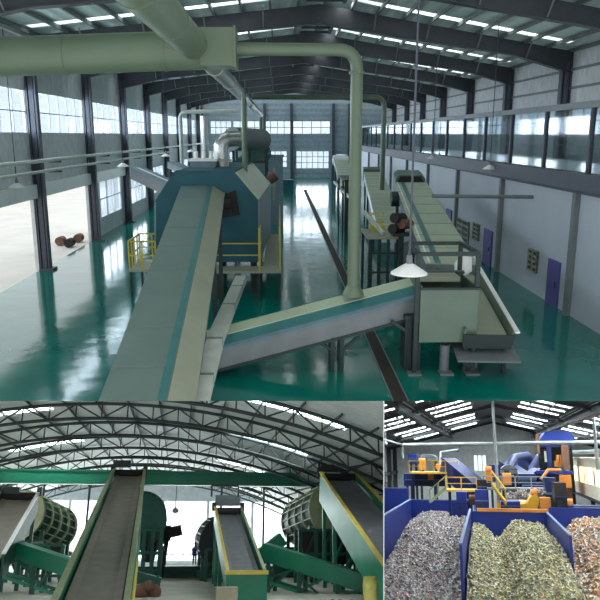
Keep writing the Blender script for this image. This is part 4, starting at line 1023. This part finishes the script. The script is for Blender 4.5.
machine_box(o, 'tower_base', 560, 571, 475, 488, 65.5, 3, 'orange')
# inclined blue conveyor + others
def incl(lab, A, Bp, w, h, m='pitd', em='steelblue', legs=(.3, .8), grp='blue inclined conveyors'):
    A, Bp = V(A), V(Bp); o = thing('inclined_conveyor', lab, 'conveyor', (A.x, A.y, 0), grp); a = w/2
    cc = obj('conveyor_casing', MB().prof([(-a, -h), (a, -h), (a, 0), (-a, 0)], A, Bp), m, o)
    obj('side_lip', MB().prof([(a, -.06), (a+.08, -.06), (a+.08, .1), (a, .1)], A, Bp), 'pitd', o)
    d = Bp-A; n = max(3, int(d.length/1.2)); sdv = d.normalized().cross(V((0, 0, 1))).normalized()
    for i in range(n): p = A+d*(i+.5)/n+sdv*(a+.03); obj('casing_rib', MB().bar(p, p-V((0, 0, h)), .08), 'pitd', cc)
    for t in legs: q = A+d*t; obj('leg', MB().bar((q.x, q.y, 0), q-V((0, 0, h)), .25), 'pitd', o)
    return o
incl('broad blue conveyor sloping down to the right from the yellow railed deck', P(449, 458, 64), P(481, 484, 60), 1.4, 1.5)
incl('blue conveyor sloping left behind the grey pole', P(506, 462, 74), P(541, 484, 68), 1.4, 1.2)
incl('small blue conveyor rising toward the tower machine', P(512, 482, 66), P(538, 468, 69), 1.2, .9)
# sorting line machines
mm = [
 ('round backed blue machine left of the tower, against the far wall', 'pit', 518, 537, 455, 471, 80, 4, 1),
 ('blue square machine top above the left yellow railing', 'pit', 408, 416, 454, 464, 70, 3, 0),
 ('pale grey machine hood on the left deck', 'side', 418, 436, 454, 461, 72, 3, 1),
 ('dark blue bin row under the left deck', 'pitd', 404, 450, 474, 486, 66, 3, 0),
 ('blue block under the deck rail centre', 'pit', 457, 466, 492, 515, 52.2, 1.5, 0),
 ('twin blue columns machine behind the pit divider', 'pit', 476, 487, 490, 512, 51.5, 1.2, 0),
 ('grey domed machine cover behind the pole', 'side', 501, 517, 465, 474, 64, 3, 1),
 ('dark blue box machine right of the pole', 'pitd', 519, 536, 474, 484, 62, 3, 0),
 ('blue machine between the pole and the far wall', 'pit', 490, 500, 465, 482, 70, 3, 0),
 ('blue squat press left of the cabin base', 'pitd', 547, 556, 478, 510, 56, 2, 0),
 ('dark hydraulic block beside the cabin leg', 'black', 556, 566, 483, 512, 52, 2, 0),
 ('blue trough machine in front of the yellow digger-like chute', 'pit', 500, 520, 502, 510, 52.5, 2, 0),
 ('large dark blue hopper body against the far wall, right of the pole', 'pitd', 521, 535, 462, 480, 84, 3, 0),
 ('broad blue machine housing under the domed cover', 'pitd', 503, 520, 476, 486, 67, 3, 0),
 ('low dark blue machine row under the right railed deck', 'pitd', 524, 546, 486, 497, 59.5, 2, 0),
 ('dark engine block standing before the yellow deck', 'black', 477.5, 486.5, 480, 494, 53, 1.5, 0),
]
for i, (lab, m, x0, x1, y0, y1, Y, d, rnd) in enumerate(mm):
    a, b = P(x0, y1, Y), P(x1, y0, Y); o = thing('sorting_machine', lab, 'machine', ((a.x+b.x)/2, Y+d/2, 0), 'machines of the sorting line')
    if rnd:
        hh = b.z-a.z; w = b.x-a.x
        pts = [(-w/2, 0), (w/2, 0)]+[(w/2*math.cos(t*math.pi/8), hh*.35+hh*.65*math.sin(t*math.pi/8)) for t in range(9)]
        bd = obj('machine_body', MB().prof(pts, ((a.x+b.x)/2, Y+d, a.z), ((a.x+b.x)/2, Y, a.z)), m, o)
    else: bd = obj('machine_body', MB().box((a.x, Y, a.z), (b.x, Y+d, b.z)), m, o)
    obj('machine_rib', MB().box((a.x-.04, Y-.05, a.z+(b.z-a.z)*.48), (b.x+.04, Y, a.z+(b.z-a.z)*.54)), 'steelblue' if i % 2 else 'pitd', bd)
    obj('access_hatch', MB().box((a.x+(b.x-a.x)*.2, Y-.04, a.z+(b.z-a.z)*.12), (a.x+(b.x-a.x)*.5, Y, a.z+(b.z-a.z)*.4)), 'dark', bd)
    if a.z > .3:
        for xx in (a.x+.15, b.x-.15): obj('leg', MB().bar((xx, Y+d/2, 0), (xx, Y+d/2, a.z), .22), 'dark', o)
for i, (lab, pts_, r_, m_) in enumerate([
  ('dark blue round duct arching over the machines right of the grey pole', [(506, 474, 72), (514, 458, 74), (527, 456, 76), (536, 466, 77)], .45, 'pitd'),
  ('pale service pipe climbing behind the left railed deck', [(440, 480, 71), (441, 452, 71), (458, 450, 72)], .14, 'tube'),
  ('thin orange pipe between the deck and the tower machine', [(541, 480, 63), (548, 470, 63), (560, 470, 64)], .14, 'orange'),
  ('dark blue round duct dropping beside the tower machine', [(541, 455, 72), (533, 468, 70), (532, 486, 68)], .4, 'pitd')]):
    q = [P(*p) for p in pts_]; o = thing('machine_duct', lab, 'duct', q[0], 'ducts of the sorting line')
    obj('duct_run', MB().tube(q, r_, 12), m_, o)
    for p, n_ in ((q[0], q[1]), (q[-1], q[-2])): obj('duct_flange', MB().tube([p, p+(n_-p).normalized()*.12], r_*1.25, 12), 'steelblue', o)
# orange machines
for i, (lab, x0, x1, y0, y1, Y, m) in enumerate([
  ('orange gearbox on the left railed deck', 419, 425, 458, 470, 67, 'orange'), ('orange motor block at the right end of the left deck', 451, 459, 461, 470, 64, 'orange'),
  ('orange conveyor drive above the middle deck', 486, 491.5, 466, 481, 58, 'orange'), ('orange hatch box behind the pole', 503, 511, 473, 485, 60, 'orange'),
  ('orange valve block under the left deck', 428, 434, 474, 480, 65, 'orange'), ('brown motor below the middle deck', 469, 477, 495, 505, 54, 'brown'),
  ('orange drive beside the cabin base', 566, 573, 499, 510, 54, 'orange'), ('orange shaft housing on the left deck middle', 436, 449, 464, 469, 67, 'orange')]):
    a, b = P(x0, y1, Y), P(x1, y0, Y); o = thing('drive_unit', lab, 'motor', ((a.x+b.x)/2, Y, a.z), 'orange and brown drive units')
    obj('unit_body', MB().box((a.x, Y, a.z), (b.x, Y+.8, a.z+(b.z-a.z)*.6)), m, o)
    c = V(((a.x+b.x)/2, Y+.4, a.z+(b.z-a.z)*.72)); r = (b.z-a.z)*.28
    obj('unit_motor', MB().tube([(a.x, c.y, c.z), (b.x, c.y, c.z)], r, 12), m, o)
    if i != 5: obj('unit_stand', MB().bar((c.x, Y+.4, a.z-.6), (c.x, Y+.4, a.z), .3), 'dark', o)
# decks with yellow rails
def deck(lab, x0, x1, py, Y, d, rail_h, m='h3yellow', rm='h3yellow', under='pitd'):
    a, b = P(x0, py, Y), P(x1, py, Y); o = thing('railed_deck', lab, 'platform', ((a.x+b.x)/2, Y+d/2, 0), 'railed decks of the sorting line')
    obj('deck_plate', MB().box((a.x, Y, a.z-.15), (b.x, Y+d, a.z)), m, o)
    rail_run(o, [(a.x, Y+.05, a.z), (b.x, Y+.05, a.z)], rail_h, .04, 1.1, rm)
    for xx in (a.x+.2, (a.x+b.x)/2, b.x-.2): obj('leg', MB().bar((xx, Y+d/2, 0), (xx, Y+d/2, a.z-.1), .2), under, o)
    return o
deck('upper left yellow railed deck in front of the blue machines', 409, 458, 472, 63, 3, .95)
deck('middle yellow deck with orange rails above the pit divider', 446, 477, 489.5, 56, 2.2, .9)
deck('right hand railed deck with pale rails behind the grey pole', 484, 548, 488, 57, 2.2, .85, 'side', 'tube')
# stairs
def stairs(lab, A, Bp, w=.9, m='h3yellow'):
    A, Bp = V(A), V(Bp); o = thing('stair', lab, 'stairs', A, 'stairs between the decks'); n = 9
    for s in (-1, 1):
        off = V((0, s*w/2, 0)); obj('stringer', MB().bar(A+off, Bp+off, .1, .22), m, o); obj('handrail', MB().bar(A+off+V((0, 0, .9)), Bp+off+V((0, 0, .9)), .08), m, o)
        for t in (0, .5, 1): p = A.lerp(Bp, t)+off; obj('rail_post', MB().bar(p, p+V((0, 0, .9)), .07), m, o)
    for i in range(n): p = A.lerp(Bp, (i+.5)/n); obj('tread', MB().boxc(p, (.28, w, .04)), 'dark', o)
stairs('yellow stair climbing right from the left pit wall to the middle deck', P(430, 502, 58), P(447, 487, 58), m='trim')
stairs('pale stair dropping right behind the grey pole', P(492, 484, 52), P(506, 503, 50), m='h3yellow')
# yellow chute digger-like
o = thing('yellow_chute', 'bright yellow chute with lobed top right of the grey pole', 'chute', P(530, 508, 50))
pts = [P(519, 509.5, 53), P(537, 509.5, 53), P(540, 500, 53), P(536, 494, 53), P(531, 497, 53), P(527, 503, 53), P(520, 504.5, 53)]
n = len(pts); obj('chute_body', MB().add(pts+[p+V((0, 1.8, 0)) for p in pts], [tuple(range(n)), tuple(range(n, 2*n))[::-1]]+[(i, (i+1) % n, n+(i+1) % n, n+i) for i in range(n)]), 'h3yellow', o)
obj('chute_motor', MB().tube([P(531, 493, 53.5), P(537, 492, 53.5)], .25, 12), 'orange', o)
obj('chute_side', MB().boxc(P(545, 505, 53), (.7, 1.2, 1.0)), 'orange', o)
a, b = P(504, 501, 54.8), P(532, 501, 54.8); one('white_tray', MB().box((a.x, 54.5, a.z-.1), (b.x, 55.6, a.z+.05)), 'cabin', 'pale flat tray between the stair and the yellow chute', 'tray')
m = MB()
for i in range(120):
    c = P(random.uniform(508, 545), random.uniform(489, 499), random.uniform(56, 58)); m.boxc(c, [random.uniform(.1, .3) for _ in range(3)])
one('sorted_scrap', m, 'w1', 'jumble of coloured scrap on the belt behind the pale tray', 'scrap', kind='stuff')
one('scrap_belt', MB().box(P(506, 500, 56), P(547, 498, 58)), 'dark', 'dark flat belt carrying coloured scrap behind the pale tray', 'conveyor')
one('deck_girder', MB().box(P(556, 507, 53), P(604, 505, 54.5)), 'pitd', 'dark blue girder beneath the cabin, right of the pit divider', 'girder')

# ------------------------------------------------------------------ dividers between the three places + trimming to them
def camdir(px, py): return H1.A @ V(((px-300)/F, -(py-300)/F, -1))
def plane(a, b, inside):
    n = camdir(*a).cross(camdir(*b)).normalized()
    return n if n.dot(camdir(*inside)) > 0 else -n
cut = {0: [plane((0, 401), (600, 401), (300, 200))], 1: [plane((383.4, 402), (383.4, 600), (100, 500))], 2: [plane((384.2, 402), (384.2, 600), (500, 500))]}
bpy.context.view_layer.update()
kill = []
for o in list(bpy.data.objects):
    if o.type != 'MESH' or '_hall' not in o or o.modifiers: continue
    mw = o.matrix_world
    for n in cut[o['_hall']]:
        ds = [(mw @ v.co-CAM).dot(n) for v in o.data.vertices]
        if not ds or min(ds) >= -1e-4: continue
        if max(ds) <= 1e-4: kill.append(o); break
        inv = mw.inverted(); bm = bmesh.new(); bm.from_mesh(o.data)
        r = bmesh.ops.bisect_plane(bm, geom=bm.verts[:]+bm.edges[:]+bm.faces[:], plane_co=inv @ CAM, plane_no=(inv.to_3x3() @ n), clear_inner=True)
        es = [e for e in r['geom_cut'] if isinstance(e, bmesh.types.BMEdge)]
        if es and '_pane' not in o.name: bmesh.ops.holes_fill(bm, edges=es, sides=0)
        bm.to_mesh(o.data); bm.free()
kk = set(kill)
for o in kill:
    for ch in o.children_recursive: kk.add(ch)
for o in kk: bpy.data.objects.remove(o)
for o in [o for o in bpy.data.objects if o.type == 'EMPTY' and not o.children]: bpy.data.objects.remove(o)
cur = H3
def cw(px, py, dist):
    v = camdir(px, py); return CAM+v.normalized()*dist
cur = H1
mb = MB(); q = [cw(383.6, 402.5, 24), cw(383.6, 606, 22), cw(383.6, 606, 90), cw(383.6, 402.5, 110)]
nn = plane((383.6, 402), (383.6, 600), (500, 500))*.01
mb.add(q+[p+nn for p in q], [(0, 1, 2, 3), (7, 6, 5, 4), (0, 4, 5, 1), (1, 5, 6, 2), (2, 6, 7, 3), (3, 7, 4, 0)])
struct('added_divider', mb, 'side')  # added thin partition between the lower halls, stops light and hides cut edges
# keep only repeats the photograph shows, and count them from the nearest one seen
def seen(o):
    mi = cam_inv
    x0, x1, y0, y1 = [(0, 600, 0, 401), (0, 383, 401, 600), (384, 600, 401, 600)][o['_hall']]
    for c in [o]+list(o.children_recursive):
        if c.type != 'MESH': continue
        for e in c.data.edges:
            a, b = (mi @ (c.matrix_world @ c.data.vertices[i].co-CAM) for i in e.vertices)
            for q in range(9):
                p = a.lerp(b, q/8)
                if p.z < -.5:
                    x, y = 300-F*p.x/p.z, 300+F*p.y/p.z
                    if x0 <= x <= x1 and y0 <= y <= y1: return True
    return False
bpy.context.view_layer.update(); cam_inv = H1.A.transposed()
rows = {}
for o in bpy.data.objects:
    if o.parent is None and 'label' in o and 'group' in o:
        for w_ in sorted(ORD, key=len, reverse=True):
            if w_ in o['label'].replace('nearer', '@@'): rows.setdefault(o['group'], []).append((ORD.index(w_), o, w_)); break
for g_, l in rows.items():
    l.sort(key=lambda t: t[0]); n = 0
    for i, o, w_ in l:
        if seen(o): o['label'] = o['label'].replace(w_, ORD[n]); n += 1
        else:
            for c in list(o.children_recursive)+[o]: bpy.data.objects.remove(c)
for o in bpy.data.objects:
    for k in ('_hall', '_base'):
        if k in o: del o[k]

# ------------------------------------------------------------------ world, lights, camera
w = bpy.data.worlds.new('overcast'); bpy.context.scene.world = w; w.use_nodes = True
bg = w.node_tree.nodes['Background']; bg.inputs[0].default_value = (.93, .97, 1, 1); bg.inputs[1].default_value = 1.4
cd = bpy.data.cameras.new('camera'); cam = bpy.data.objects.new('camera', cd); C.objects.link(cam)
cd.sensor_width = 36; cd.lens = 36*F/600; cd.clip_end = 500; cd.clip_start = .1
mw = H1.A.to_4x4(); mw.translation = CAM; cam.matrix_world = mw
sc = bpy.context.scene; sc.camera = cam
sc.view_settings.view_transform = 'Standard'; sc.view_settings.look = 'None'; sc.view_settings.gamma = 1; sc.view_settings.use_curve_mapping = False
sc.view_settings.exposure = 0
